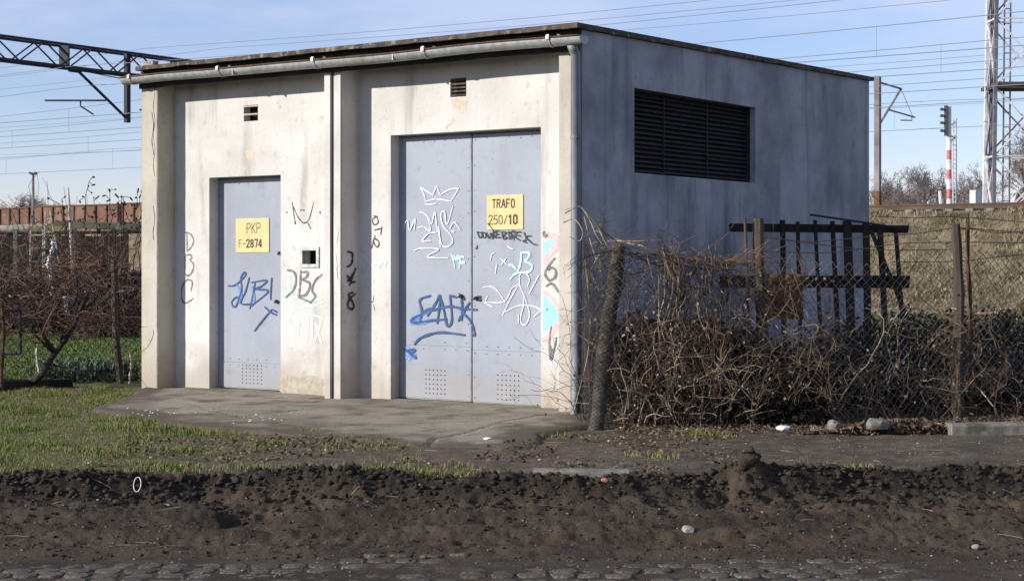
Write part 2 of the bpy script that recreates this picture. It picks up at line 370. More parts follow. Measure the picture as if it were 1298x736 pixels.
# ------------------------------------------------------------------ ground
EDGE_U = np.array([-6, -3.1, -1.7, -.72, -.1, .35, .8, 1.45, 2.3, 3.25, 5.0]); EDGE_V = np.array([10.45, 10.42, 10.70, 10.52, 10.36, 10.32, 10.38, 10.60, 10.74, 10.92, 11.0])
def edge_of(u):
    u = np.asarray(u, float); return sum(np.interp(u + d, EDGE_U, EDGE_V) for d in (-.25, 0, .25)) / 3 + .05 * fbm(u * 2.3, u * 0 + 3.3, 3, 161)
def ground_h(u, v):
    """height of the ground: yard at 0, dug mud verge, road bed lower"""
    u = np.asarray(u, float); v = np.asarray(v, float)
    w = 0.10 * fbm(u * .55, v * .3, 3, 5)
    ve = v + w
    edge = edge_of(u)
    t = np.clip((ve - 9.25) / (edge - .25 - 9.25), 0, 1); t2 = ss(edge - .30, edge, ve)
    z = -0.285 + .16 * t + .125 * t2
    mud = ss(9.15, 9.5, ve) * (1 - ss(edge - .02, edge + .14, ve))
    ridge = np.exp(-((ve - edge + .12) / .13) ** 2)
    lump = fbm(u * 2.2, v * 2.6, 5, 11, .6)
    fine = fbm(u * 11, v * 11, 4, 23, .6)
    rut = np.sin((ve + .06 * fbm(u * .9, v * 2, 2, 9)) * 17) * .020 * ss(9.2, 9.4, ve) * (1 - ss(10.0, 10.25, ve))
    crumb = np.abs(fbm(u * 13, v * 15, 4, 29, .7))
    rough = .52 + .48 * ss(9.85, 10.3, ve)
    flat = fbm(u * .9, v * 5.5, 4, 37, .55)
    z = z + mud * ((0.055 * lump + .040 * fine - .045 * crumb + .012) * rough + .016 * flat) + ridge * (.03 + .09 * np.clip(fbm(u * 1.7, v * 1.5, 4, 31, .62), -.3, 1)) + rut
    hole = np.exp(-(((u + 1.56) / .17) ** 2 + ((v - 9.95) / .13) ** 2))      # wheel hole
    z = z - .15 * hole + .05 * np.exp(-(((u + 1.85) / .2) ** 2 + ((v - 10.05) / .16) ** 2))
    heap = np.exp(-(((u - 1.43) / .13) ** 2 + ((v - 10.42) / .14) ** 2))
    z = z + heap * (.085 + .10 * fine - .06 * crumb)
    yard = ss(edge - .02, edge + .14, ve)
    near = 1 - ss(19, 30, v)
    z = z + yard * near * (.016 * fbm(u * 1.3, v * 1.3, 4, 41) + .010 * fbm(u * 9, v * 9, 3, 45, .65))
    z = z + (1 - ss(8.9, 9.3, ve)) * (.005 * fbm(u * 3, v * 3, 4, 51) + .003 * fbm(u * 16, v * 16, 2, 53))
    return z
def gz(u, v): return float(ground_h(np.array([u]), np.array([v]))[0])

us = np.concatenate([-np.geomspace(1600, 5.2, 60)[:-1], np.arange(-5.2, 5.2, .0165), np.geomspace(5.2, 1600, 60)])
vs_ = np.concatenate([np.linspace(-40, 6, 12), np.linspace(6.5, 8.3, 14), np.arange(8.32, 11.0, .0135), np.arange(11.0, 15, .035),
                      np.arange(15, 25, .12), np.geomspace(25, 4000, 70)])
U, V = np.meshgrid(us, vs_)
Zg = ground_h(U, V)
P = CAM[None, None, :2] + FW[None, None, :2] * V[..., None] + RT[None, None, :2] * U[..., None]
PX, PY = P[..., 0], P[..., 1]
# sink the sheet under the embankment foot
Vg = np.stack([PX, PY, Zg], -1).reshape(-1, 3)
nu, nv = len(us), len(vs_)
idx = np.arange(nu * nv).reshape(nv, nu)
Fg = np.stack([idx[:-1, :-1], idx[:-1, 1:], idx[1:, 1:], idx[1:, :-1]], -1).reshape(-1, 4)

def zones(u, v):
    """share of bare mud, grass, packed path"""
    u = np.asarray(u, float); v = np.asarray(v, float)
    n = fbm(u * 1.1, v * 1.1, 4, 61); n2 = fbm(u * 3.1, v * 3.1, 4, 67)
    edge = edge_of(u) + .08 * n2
    mud = 1 - ss(edge - .04, edge + .05, v)
    left = ss(-.7, -3.9, u + .9 * n)                      # grass thickens to the garden side
    grass = left * (1 - mud) * ss(-.75, .15, n2 + .9 * left - .35)
    grass = np.maximum(grass, (1 - mud) * .45 * ss(.15, .5, n2) * ss(2.6, -.5, u))
    grass = np.where(v > 18.2, ss(-.9, .2, n + .6), grass)
    path = (1 - mud) * ss(.4, 1.3, u + .3 * n) * (1 - ss(13.2, 13.6, v))
    return mud, np.clip(grass, 0, 1), path
mz, gzn, pz = zones(U, V)
zone = np.stack([mz, gzn, pz], -1).reshape(-1, 3).astype(np.float32)
nw_ = fbm(U * 1.6, V * 2.5, 4, 71)
wet = np.exp(-((V - edge_of(U) + .14 + .16 * nw_) / .13) ** 2) + .5 * ss(.05, .4, fbm(U * 1.1, V * 4, 4, 73))
zone2 = np.stack([np.clip(wet, 0, 1)] * 3, -1).reshape(-1, 3).astype(np.float32)

gm = bpy.data.materials.new('ground'); gm.use_nodes = True
N, L = gm.node_tree.nodes, gm.node_tree.links; b = N['Principled BSDF']
b.inputs['Roughness'].default_value = .93; b.inputs['Specular IOR Level'].default_value = .25
geo = N.new('ShaderNodeNewGeometry'); at = N.new('ShaderNodeAttribute'); at.attribute_name = 'zone'
sp = N.new('ShaderNodeSeparateColor'); L.new(at.outputs['Color'], sp.inputs[0])
def gn(sc, det=7):
    n = N.new('ShaderNodeTexNoise'); n.inputs['Scale'].default_value = sc; n.inputs['Detail'].default_value = det; n.inputs['Roughness'].default_value = .65
    L.new(geo.outputs['Position'], n.inputs[0]); return n.outputs['Fac']
def gr(f, a, c):
    r = N.new('ShaderNodeMapRange'); r.interpolation_type = 'SMOOTHSTEP'; r.inputs[1].default_value = a; r.inputs[2].default_value = c; L.new(f, r.inputs[0]); return r.outputs[0]
def gx(f, a, c):
    x = N.new('ShaderNodeMix'); x.data_type = 'RGBA'; L.new(f, x.inputs[0])
    for i, q in ((6, a), (7, c)):
        if isinstance(q, tuple): x.inputs[i].default_value = (*q, 1)
        else: L.new(q, x.inputs[i])
    return x.outputs[2]
soil = gx(gr(gn(5), .35, .65), (.13, .098, .064), (.068, .052, .036))
soil = gx(gr(gn(45, 3), .58, .7), soil, (.19, .15, .10))
mudc = gx(gr(gn(2.2), .35, .68), (.043, .031, .020), (.068, .050, .032))
at2 = N.new('ShaderNodeAttribute'); at2.attribute_name = 'humus'
mudc = gx(at2.outputs['Fac'], mudc, (.019, .0145, .010))
mudc = gx(gr(gn(9, 5), .52, .66), mudc, (.027, .020, .0135))
mudc = gx(gr(gn(70, 3), .63, .73), mudc, (.12, .10, .075))
grs = gx(gr(gn(3), .35, .65), (.078, .098, .02), (.115, .108, .036))
grs = gx(gr(gn(22, 4), .5, .62), grs, (.075, .058, .035))
pth = gx(gr(gn(2.4), .35, .65), (.118, .09, .058), (.06, .047, .031))
pth = gx(gr(gn(11, 6), .5, .66), pth, (.043, .036, .024))
pth = gx(gr(gn(60, 3), .58, .7), pth, (.17, .145, .11))
c = gx(sp.outputs[1], soil, grs); c = gx(sp.outputs[2], c, pth); c = gx(sp.outputs[0], c, mudc)
L.new(c, b.inputs['Base Color'])
bn = N.new('ShaderNodeBump'); bn.inputs['Strength'].default_value = .7; bn.inputs['Distance'].default_value = .02
L.new(gn(38, 8), bn.inputs['Height']); L.new(bn.outputs[0], b.inputs['Normal'])
g = mesh_np('ground', Vg, Fg, gm, smooth=True, attr={'zone': zone, 'humus': zone2})
tag(g, 'dug brown mud verge and patchy grass around the transformer house', 'ground', kind='structure')

# ------------------------------------------------------------------ cobbled road: worn stones sunk in the mud
road_o = UV(0, 8.4, -.30)
rb = MB()
q = [UV(-7, 6.6, -.33), UV(7, 6.6, -.33), UV(7, 9.1, -.33), UV(-7, 9.1, -.33)]
rb.add(q + [p + np.array([0, 0, -.12]) for p in q], [(0, 1, 2, 3), (0, 4, 5, 1), (1, 5, 6, 2), (2, 6, 7, 3), (3, 7, 4, 0)])
road = tag(rb.build('road', M['clod'], org=road_o), 'old cobbled road half buried in mud at the foot of the verge', 'road', kind='structure')
cob_meshes = []
for k in range(8):
    r = random.Random(k); n = 13
    ang = [i * 2 * math.pi / n + r.uniform(-.2, .2) for i in range(n)]
    rad = []
    for a in ang:
        s = 1 / max(abs(math.cos(a)) ** 7 + abs(math.sin(a)) ** 7, 1e-3) ** (1 / 7)
        rad.append(s * r.uniform(.88, 1.06))
    vs2, fs2 = [], []
    for (sc, z) in ((1, -.06), (1, -.010), (.95, -.002), (.8, .001)):
        for a, rr_ in zip(ang, rad): vs2.append((math.cos(a) * rr_ * sc * .5, math.sin(a) * rr_ * sc * .5, z + r.uniform(-.003, .003)))
    vs2.append((0, 0, .0015))
    for L_ in range(3):
        for i in range(n):
            j = (i + 1) % n; fs2.append((L_ * n + i, L_ * n + j, (L_ + 1) * n + j, (L_ + 1) * n + i))
    for i in range(n): fs2.append((3 * n + i, 3 * n + (i + 1) % n, 4 * n))
    me = bpy.data.meshes.new('cobble'); me.from_pydata(vs2, [], fs2); me.polygons.foreach_set('use_smooth', np.ones(len(fs2), bool))
    me.materials.append(M['cobble']); cob_meshes.append(me)
row = 0; v = 8.22
while v < 9.36:
    dv = random.uniform(.13, .165); u = -3.0 + random.uniform(0, .1)
    while u < 3.1:
        w = random.uniform(.12, .185); uc = u + w / 2; vc = v + random.uniform(-.012, .012)
        lift = .0065 + .010 * float(fbm(np.array([uc * .8]), np.array([vc * 2.2]), 3, 77)[0]) - .030 * float(ss(2.0, 2.6, uc)) - .03 * float(ss(9.0, 9.35, vc + .1 * math.sin(uc * 3)))
        if random.random() > .06:
            o = bpy.data.objects.new('cobble', random.choice(cob_meshes)); col.objects.link(o); o.parent = road
            p = UV(uc, vc, gz(uc, vc) + lift - .004) - road_o
            o.location = p; o.rotation_euler = (random.uniform(-.025, .025), random.uniform(-.025, .025), YAW + random.uniform(-.12, .12))
            o.scale = (w * .96, dv * .95, 1)
        u += w
    v += dv

# ------------------------------------------------------------------ embankment and tracks
EY0, EY1, EZ = 33.4, 38.0, 3.02
exs = np.concatenate([np.linspace(-420, -90, 40), np.arange(-88, 10, .45), np.linspace(12, 300, 40)])
eys = np.concatenate([np.arange(32.2, 39.5, .3), np.linspace(40, 70, 14), np.linspace(80, 900, 16)])
EX, EYg = np.meshgrid(exs, eys)
n1 = fbm(EX * .5, EYg * .5, 4, 81)
prof = ss(EY0 - .6, EY1 + .5, EYg); lin = np.clip((EYg - EY0) / (EY1 - EY0), 0, 1)
EZg = EZ * (lin * .7 + prof * .3) - .25 * (1 - ss(32.2, 33.2, EYg)) + .24 * n1 * (1 - ss(38.0, 39.4, EYg)) * ss(32.2, 33.4, EYg) + .05 * fbm(EX * 2.5, EYg * 2.5, 2, 83) * (1 - ss(38, 39, EYg))
idx = np.arange(EX.size).reshape(EX.shape)
Fe = np.stack([idx[:-1, :-1], idx[:-1, 1:], idx[1:, 1:], idx[1:, :-1]], -1).reshape(-1, 4)
M['bank'] = mat('embankment_turf', (.20, .16, .095), (.10, .078, .046), scale=1.6, rough=.95, bump=.8, bscale=9, c3=(.08, .085, .03), scale3=.3, lo3=.56, hi3=.7)
emb = mesh_np('embankment', np.stack([EX, EYg, EZg], -1).reshape(-1, 3), Fe, M['bank'], smooth=True)
tag(emb, 'railway embankment of dry brown grass behind the building', 'embankment', kind='structure')

def rail_track(y, name_i, x0=-300, x1=140, sleepers=False):
    t = thing('railway_track', ['rusty railway track along the near edge of the embankment', 'railway track carrying the rust brown wagons'][name_i], 'track', (0, y, EZ))
    for s in (-.75, .75):
        m = MB(); m.box((x0, y + s - .035, EZ + .18), (x1, y + s + .035, EZ + .225)); m.box((x0, y + s - .012, EZ + .08), (x1, y + s + .012, EZ + .181)); m.box((x0, y + s - .07, EZ + .05), (x1, y + s + .07, EZ + .081))
        m.build('rail', M['rail'], t)
    sm = MB().box((-.12, -1.25, -.10), (.12, 1.25, .048)).build('sleeper', M['sleeper'], t, org=(0, 0, 0)); sm.location = (-20, 0, 0)
    for i in range(-60, 20):
        o = sm.copy(); col.objects.link(o); o.parent = t; o.location = (i * .65 - 2, 0, 0)
    return t
rail_track(40.0, 0)
rail_track(81.0, 1)

# ------------------------------------------------------------------ transformer house
house = thing('transformer_house', 'white rendered transformer house with grey steel doors covered in graffiti', 'building', (0, 0, 0))
PL = dict(parent=house)
WY, TH = .243, .16                      # front wall face, its thickness
def wall_grid(mb, a0, a1, z0, z1, holes, fpos, thick, face):
    """wall slab with openings; face(a, d, z) -> xyz, d = 0 front, thick = back"""
    A = sorted({a0, a1, *[h[0] for h in holes], *[h[1] for h in holes]})
    Zs = sorted({z0, z1, *[h[2] for h in holes], *[h[3] for h in holes]})
    def inside(a, z): return any(h[0] < a < h[1] and h[2] < z < h[3] for h in holes)
    solid = {}
    for i in range(len(A) - 1):
        for j in range(len(Zs) - 1): solid[i, j] = not inside((A[i] + A[i + 1]) / 2, (Zs[j] + Zs[j + 1]) / 2)
    for (i, j), s in solid.items():
        if not s: continue
        a, b_, c_, d_ = A[i], A[i + 1], Zs[j], Zs[j + 1]
        for dd in (0, thick): mb.add([face(a, dd, c_), face(b_, dd, c_), face(b_, dd, d_), face(a, dd, d_)], [(0, 1, 2, 3)])
        for (di, dj, e) in ((-1, 0, ((a, c_), (a, d_))), (1, 0, ((b_, c_), (b_, d_))), (0, -1, ((a, c_), (b_, c_))), (0, 1, ((a, d_), (b_, d_)))):
            if not solid.get((i + di, j + dj), False):
                (p0, q0), (p1, q1) = e
                mb.add([face(p0, 0, q0), face(p1, 0, q1), face(p1, thick, q1), face(p0, thick, q0)], [(0, 1, 2, 3)])
BIG = (-2.292, -.590, -.2, 2.506); SMALL = (-4.672, -3.687, -.2, 2.183)
V1 = (-4.188, -3.993, 2.728, 2.887); V2 = (-1.589, -1.409, 2.821, 2.989); HB = (-3.398, -3.206, 1.300, 1.444)
m = MB(); wall_grid(m, -5.17, -.235, -.2, 3.22, [BIG, SMALL, V1, V2, HB], WY, TH, lambda a, d, z: (a, WY + d, z))
wall_f = m.build('front_wall', M['plaster'], house)
LOU = (.845, 3.157, 2.112, 2.862)
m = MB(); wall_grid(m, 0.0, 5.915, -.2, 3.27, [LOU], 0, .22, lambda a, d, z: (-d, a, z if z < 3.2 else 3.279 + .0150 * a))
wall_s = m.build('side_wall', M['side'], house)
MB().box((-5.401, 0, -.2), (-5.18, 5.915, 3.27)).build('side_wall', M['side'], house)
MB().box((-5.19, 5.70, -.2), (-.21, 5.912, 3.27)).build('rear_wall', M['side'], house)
def rough_pilaster(x0, x1, name_mat):
    """front and reveals of a pilaster with slightly worn arrises"""
    zs = np.linspace(-.2, 3.20, 70); m = MB(); rings = []
    for z in zs:
        j = lambda s: .006 * float(fbm(np.array([z * 9 + s * 31.]), np.array([s * 7.]), 3, 91 + s)[0])
        e = .008 + .006 * abs(float(fbm(np.array([z * 5.]), np.array([x0 * 3]), 3, 97)[0]))
        rings.append([(x0, .25, z), (x0 + j(1) * .5, -.003 + e + j(5) * .3, z), (x0 + e, -.003, z), (x1 - e, -.003, z), (x1 + j(2) * .5, -.003 + e + j(6) * .3, z), (x1, .25, z)])
    n = 6
    for i, r in enumerate(rings):
        m.v += r
        if i:
            b0 = (i - 1) * n
            for k in range(n - 1): m.f.append((b0 + k, b0 + k + 1, b0 + n + k + 1, b0 + n + k))
    m.f.append(tuple(range(n))); m.f.append(tuple((len(zs) - 1) * n + k for k in range(n))[::-1])
    return m.build('pilaster', name_mat, house)
pil_l = rough_pilaster(-5.405, -5.166, M['pilaster'])
pil_m = rough_pilaster(-2.892, -2.681, M['pilaster_mid'])
pil_r = rough_pilaster(-.241, -.004, M['pilaster'])
# cover strips and a cable running up the middle pilaster
MB().box((-2.886, -.016, .0), (-2.815, -.004, 3.13), jit=.002).build('cover_strip', M['pilaster_mid'], pil_m)
MB().box((-2.768, -.014, .0), (-2.690, -.004, 3.13), jit=.002).build('cover_strip', M['plaster'], pil_m)
MB().tube([(-2.792 + .004 * math.sin(z * 3), -.006, z) for z in np.linspace(-.02, 3.14, 24)], .011, 6).build('cable', M['steel_dark'], pil_m)
for k, (x, z0, z1) in enumerate(((-5.212, 2.2, 3.13), (-5.232, 2.42, 2.86), (-5.215, 1.55, 1.9))):
    cr = MB(); zz = np.linspace(z0, z1, 26); wv = [.0015 + .0055 * abs(float(fbm(np.array([z * 11.]), np.array([k * 3.]), 3, 7)[0])) for z in zz]
    for i in range(25):
        j0 = .012 * math.sin(zz[i] * 21 + k); j1 = .012 * math.sin(zz[i + 1] * 21 + k)
        cr.add([(x + j0 - wv[i], -.0045, zz[i]), (x + j0 + wv[i], -.0045, zz[i]), (x + j1 + wv[i + 1], -.0045, zz[i + 1]), (x + j1 - wv[i + 1], -.0045, zz[i + 1])], [(0, 1, 2, 3)])
    cr.build('crack', M['black'], pil_l)
# roof: slab, felt with torn edge, timber fascia
m = MB(); m.add([(-5.38, -.03, 3.18), (-.012, -.03, 3.18), (-.012, 5.90, 3.27), (-5.38, 5.90, 3.27), (-5.38, -.03, 3.277), (-.012, -.03, 3.277), (-.012, 5.90, 3.362), (-5.38, 5.90, 3.362)],
             [(0, 3, 2, 1), (4, 5, 6, 7), (0, 1, 5, 4), (1, 2, 6, 5), (2, 3, 7, 6), (3, 0, 4, 7)])
roof = m.build('roof', M['dark_wood'], house)
fx = np.linspace(-5.36, .032, 150); fy = np.linspace(-.125, 5.985, 90); ft = MB()
def felt_z(x, y): return 3.284 + .0150 * y + .006 * float(fbm(np.array([x * 2.]), np.array([y * 2.]), 3, 15)[0])
def strip(P0, P1, drop):
    m_ = len(P0)
    for i in range(m_ - 1): ft.add([P0[i], P0[i + 1], P1[i + 1], P1[i]], [(0, 1, 2, 3)])
top = [(x, -.125 + .008 * float(fbm(np.array([x * 5]), np.array([0.]), 3, 3)[0]), felt_z(x, -.1) + .042) for x in fx]
bot = [(x, y, z - .038 - .006 * float(fbm(np.array([x * 7]), np.array([2.]), 3, 8)[0]) - (.005 if int((x + 9) / .37) % 3 == 0 else 0)) for x, y, z in top]
strip(top, bot, 0); strip([(x, y, z) for x, y, z in bot], [(x, .0, z + .006) for x, y, z in bot], 0)
tops = [(.032 + .005 * float(fbm(np.array([y * 5]), np.array([0.]), 3, 4)[0]), y, felt_z(0, y) + .042) for y in fy]; tops[0] = top[-1]
bots = [(x, y, z - .044 - .004 * float(fbm(np.array([y * 7]), np.array([2.]), 3, 9)[0])) for x, y, z in tops]; bots[0] = bot[-1]
strip(tops, bots, 0); strip(bots, [(-.04, y, z) for x, y, z in bots], 0)
ft.add([top[0], top[-1], tops[-1], (-5.36, 5.985, felt_z(0, 5.98) + .042)], [(0, 1, 2, 3)])
ft.add([top[0], (-5.36, 5.985, felt_z(0, 5.98) + .042), (-5.36, 5.985, felt_z(0, 5.98)), bot[0]], [(0, 1, 2, 3)])
ft.build('roof_felt', M['felt'], roof)
MB().box((-5.25, -.11, 3.325), (-5.12, -.03, 3.365), jit=.006).build('loose_brick', M['stone'], roof)
MB().box((-5.38, -.055, 3.10), (-.012, -.031, 3.20)).build('fascia', M['dark_wood'], house)
# gutter: half-round sheet with rolled front bead, brackets, end cap
gy, gzc, grd = -.135, 3.205, .072
m = MB(); xs = np.linspace(-5.50, .105, 40); an = np.linspace(math.pi, 2 * math.pi, 12)
sag = lambda x: .010 * math.sin((x + 5.5) * 1.6) - .006 * math.cos(x * 3.1)
for rr2, fl in ((grd, 1), (grd - .004, -1)):
    b0 = len(m.v)
    for x in xs:
        for a in an: m.v.append((x, gy + rr2 * math.cos(a), gzc + sag(x) * .6 + rr2 * math.sin(a) * .95))
    for i in range(len(xs) - 1):
        for k in range(11):
            m.f.append((b0 + i * 12 + k, b0 + i * 12 + k + 1, b0 + (i + 1) * 12 + k + 1, b0 + (i + 1) * 12 + k))
gut = m.build('gutter', M['zinc'], house, smooth=True)
MB().tube([(x, gy - grd, gzc + sag(x) * .6 + .002) for x in xs], .0095, 7).build('bead', M['rust'], gut, smooth=True)
m = MB(); c0 = (.105, gy, gzc); m.add([c0] + [(.107, gy + grd * math.cos(a), gzc + grd * math.sin(a) * .95) for a in an], [(0, k, k + 1) for k in range(1, 12)]); m.build('end_cap', M['zinc'], gut)
for x in (-5.36, -4.1, -2.86, -1.55, -.21):
    m = MB()
    P_ = [(x, gy + (grd + .004) * math.cos(a), gzc + sag(x) * .6 + (grd + .004) * math.sin(a) * .95) for a in an]
    P_ = [(x, gy - grd - .004, gzc + .03)] + P_ + [(x, gy + grd + .02, gzc + .05)]
    for i in range(len(P_) - 1): m.beam(P_[i], P_[i + 1], .028, .005, up=(0, .4, .9))
    m.box((x - .016, gy - grd - .016, gzc - .012), (x + .016, gy - grd + .012, gzc + .022))
    m.build('bracket', M['zinc'] if x > -5 else M['zinc'], gut)
for x in (-3.9, -1.9): MB().box((x - .004, gy - grd - .003, gzc - .068), (x + .004, gy, gzc), jit=0).build('seam', M['zinc'], gut)
# downpipe
dx, dy = -.028, -.060
m = MB(); m.tube([(dx - .0, gy + .015, 3.15), (dx, gy + .04, 3.11), (dx, dy, 3.06), (dx, dy, 2.0), (dx + .003, dy, 1.0), (dx - .002, dy, .15), (dx + .01, dy - .02, .06), (dx + .04, dy - .07, -.02)], .042, 14)
dp = m.build('downpipe', M['pipe'], house, smooth=True)
for z in (2.36, 1.30, .62): MB().tube([(dx, dy, z), (dx, dy, z + .022)], .0465, 14).build('clamp', M['pipe'], dp)
# doors
LY = .376
def door_leaf(x0, x1, z0, z1, seam, holes, handle=None, label=None):
    d = MB().box((x0, LY, z0), (x1, LY + .035, z1)).build('door', M['door'], house, bevel=.004)
    if label: d['label'] = label
    if seam:
        MB().box((x0 + .004, LY - .006, z0 + .012), (x1 - .004, LY - .0005, seam - .004)).build('kick_plate', M['door'], d, bevel=.002)
        MB().box((x0 + .004, LY - .004, seam + .001), (x1 - .004, LY - .0005, z1 - .015)).build('sheet', M['door'], d, bevel=.002)
    if holes:
        (ha, hb, hc, hd, hn, hm) = holes; m = MB()
        for i in range(hn):
            for j in range(hm):
                cx_ = ha + (hb - ha) * i / (hn - 1); cz = hc + (hd - hc) * j / (hm - 1)
                m.add([(cx_ + .0068 * math.cos(t), LY - .0072, cz + .0068 * math.sin(t)) for t in np.arange(8) * math.pi / 4], [tuple(range(8))])
        tag(m.build('vent_holes', M['black'], d), kind='stuff')
    m = MB(); rv = []
    for x in np.arange(x0 + .04, x1 - .02, .125): rv += [(x, z1 - .045 + random.uniform(-.01, .01))] + ([(x, seam + .035), (x, seam - .03)] if seam else [])
    for z in np.arange(z0 + .05, z1 - .1, .21): rv += [(x0 + .03, z + random.uniform(-.03, .03)), (x1 - .03, z + random.uniform(-.03, .03))]
    for x, z in rv:
        if random.random() < .75: m.add([(x + .0055 * math.cos(t), LY - .0078, z + .0055 * math.sin(t)) for t in np.arange(6) * math.pi / 3], [tuple(range(6))])
    tag(m.build('rivets', M['rust'], d), kind='stuff')
    return d
def X(pxx, pyy, y=LY): q = onp(pxx, pyy, 1, y); return q[0], q[2]
hx0, hz1 = X(540.5, 468.5); hx1, hz0 = X(564.5, 499)
d_left = door_leaf(-2.288, -1.449, .048, 2.488, .548, (hx0, hx1, hz0, hz1, 6, 6), label='left leaf of the wide grey door tagged in white and dark blue')
hx0, hz1 = X(631.6, 475); hx1, hz0 = X(658, 507)
d_right = door_leaf(-1.437, -.594, .042, 2.484, .522, (hx0, hx1, hz0, hz1, 6, 6), label='right leaf of the wide grey door with the transformer plate')
hx0, hz1 = X(308, 462); hx1, hz0 = X(332, 486)
d_small = door_leaf(-4.668, -3.691, .052, 2.168, .315, (hx0, hx1, hz0, hz1, 6, 6), label='narrow single grey door tagged in blue')
MB().box((-1.4505, LY - .012, .05), (-1.4385, LY - .0085, 2.48)).build('meeting_strip', M['door_edge'], d_left)
MB().box((-2.5, LY + .05, -.05), (-.4, LY + .06, 2.6)).build('door_lining', M['black'], house)
MB().box((-4.8, LY + .05, -.05), (-3.6, LY + .06, 2.3)).build('door_lining', M['black'], house)
for (sx0, sx1, sz) in ((-2.3, -.58, 2.49), (-4.68, -3.68, 2.17)):
    MB().box((sx0, LY - .01, sz), (sx1, LY + .04, sz + .03)).build('door_head', M['door_edge'], house)
# door ironmongery
for (pp, par) in (((352, 382), d_small), ((604.5, 378), d_right), ((585.5, 375), d_left), ((356, 321), d_small)):
    x, z = X(*pp); m = MB(); m.tube([(x, LY - .008, z), (x, LY - .03, z)], .018, 8); m.tube([(x - .02, LY - .026, z - .01), (x + .012, LY - .03, z + .014)], .008, 6)
    m.build('lock', M['steel_dark'], par)
# vents, meter niche
for (vh, n_, mt) in ((V1, 2, M['pilaster']), (V2, 5, M['old_concrete'])):
    m = MB().box((vh[0] - .0, WY + .09, vh[2]), (vh[1], WY + .10, vh[3])); vb = m.build('vent', M['black'], house)
    for k in range(n_):
        z = vh[2] + (vh[3] - vh[2]) * (k + .5) / n_ + (.03 if n_ == 2 else 0)
        MB().box((vh[0] + .002, WY - .006, z - .009), (vh[1] - .002, WY + .03, z + .006), jit=.002).build('slat', mt, vb)
nb = MB().box((HB[0], WY + .11, HB[2]), (HB[1], WY + .12, HB[3])).build('niche', M['black'], house)
m = MB(); fr = .027
for bx_ in (((HB[0] - fr, HB[0] + .006), (HB[2] - fr, HB[3] + fr)), ((HB[1] - .006, HB[1] + fr), (HB[2] - fr, HB[3] + fr)), ((HB[0] + .006, HB[1] - .006), (HB[3] - .006, HB[3] + fr)), ((HB[0] + .006, HB[1] - .006), (HB[2] - fr, HB[2] + .006))):
    m.box((bx_[0][0], WY - .014, bx_[1][0]), (bx_[0][1], WY + .03, bx_[1][1]))
m.build('niche_frame', M['zinc'], nb)
# louvre in the side wall
lb = MB().box((-.21, LOU[0], LOU[2]), (-.20, LOU[1], LOU[3])).build('louvre', M['black'], house)
ns = 17
for sec, (y0, y1) in enumerate(((.85, 1.50), (1.505, 2.315), (2.32, 3.15))):
    for k in range(ns):
        z = LOU[2] + .02 + (LOU[3] - LOU[2] - .03) * k / ns; j = random.uniform(-.003, .003)
        MB().add([(-.085, y0 + .004, z + j), (-.085, y1 - .004, z + j), (-.135, y1 - .004, z + .042 + j), (-.135, y0 + .004, z + .042 + j),
                  (-.082, y0 + .004, z + .006 + j), (-.082, y1 - .004, z + .006 + j), (-.132, y1 - .004, z + .047 + j), (-.132, y0 + .004, z + .047 + j)],
                 [(0, 1, 2, 3), (7, 6, 5, 4), (0, 4, 5, 1), (1, 5, 6, 2), (2, 6, 7, 3), (3, 7, 4, 0)]).build('slat', M['louvre'], lb)
for y in (1.5025, 2.3175): MB().box((-.09, y - .003, LOU[2]), (-.08, y + .003, LOU[3])).build('mullion', M['louvre'], lb)
for (y0, y1) in ((LOU[0] + .001, LOU[0] + .02), (LOU[1] - .02, LOU[1] - .001)): MB().box((-.14, y0, LOU[2]), (-.06, y1, LOU[3])).build('frame', M['louvre'], lb)

# ---------------- painted marks (spray paint, stencils) as thin films of paint
def film(name, strokes, plane, width, mt, parent, off=.0016, axis=1, taper=.35, org=None, scale=1, closed=False):
    """strokes in photo coordinates (org + p / scale), laid on the real wall or door plane"""
    lift = 0; out_ = None
    for st in strokes:
        m = MB()
        w = width
        if isinstance(st, tuple) and isinstance(st[0], list): st, w = st
        pts = [(org[0] + a / scale, org[1] + b_ / scale) if org else (a, b_) for a, b_ in st]
        q = np.array([onp(a, b_, axis, plane) for a, b_ in pts]); q2 = q[:, [0, 2]] if axis == 1 else q[:, [1, 2]]
        c_ = catmull(q2, 6); d = np.gradient(c_, axis=0); d /= np.linalg.norm(d, axis=1)[:, None] + 1e-9
        nn = np.stack([-d[:, 1], d[:, 0]], 1); t = np.linspace(0, 1, len(c_))
        ww = w / 2 * (1 - taper * np.abs(2 * t - 1) ** 3) * (1 + .18 * np.sin(t * 23 + lift * 4000))
        lift += .00025
        cov = []; ww = ww * 1.3
        for i in range(len(c_)):
            o = off + lift + i * 6e-6
            for k_, cv in ((-1, 0), (-.5, 1), (.5, 1), (1, 0)):
                p_ = c_[i] + nn[i] * ww[i] * k_
                m.v.append((p_[0], plane - o, p_[1]) if axis == 1 else (plane + o, p_[0], p_[1])); cov.append(cv)
            if i:
                for k_ in range(3): m.f.append(((i - 1) * 4 + k_, (i - 1) * 4 + k_ + 1, i * 4 + k_ + 1, i * 4 + k_))
        out_ = m.build(name, mt, parent)
        at_ = out_.data.attributes.new('cov', 'FLOAT', 'POINT'); at_.data.foreach_set('value', np.array(cov, np.float32))
    return out_
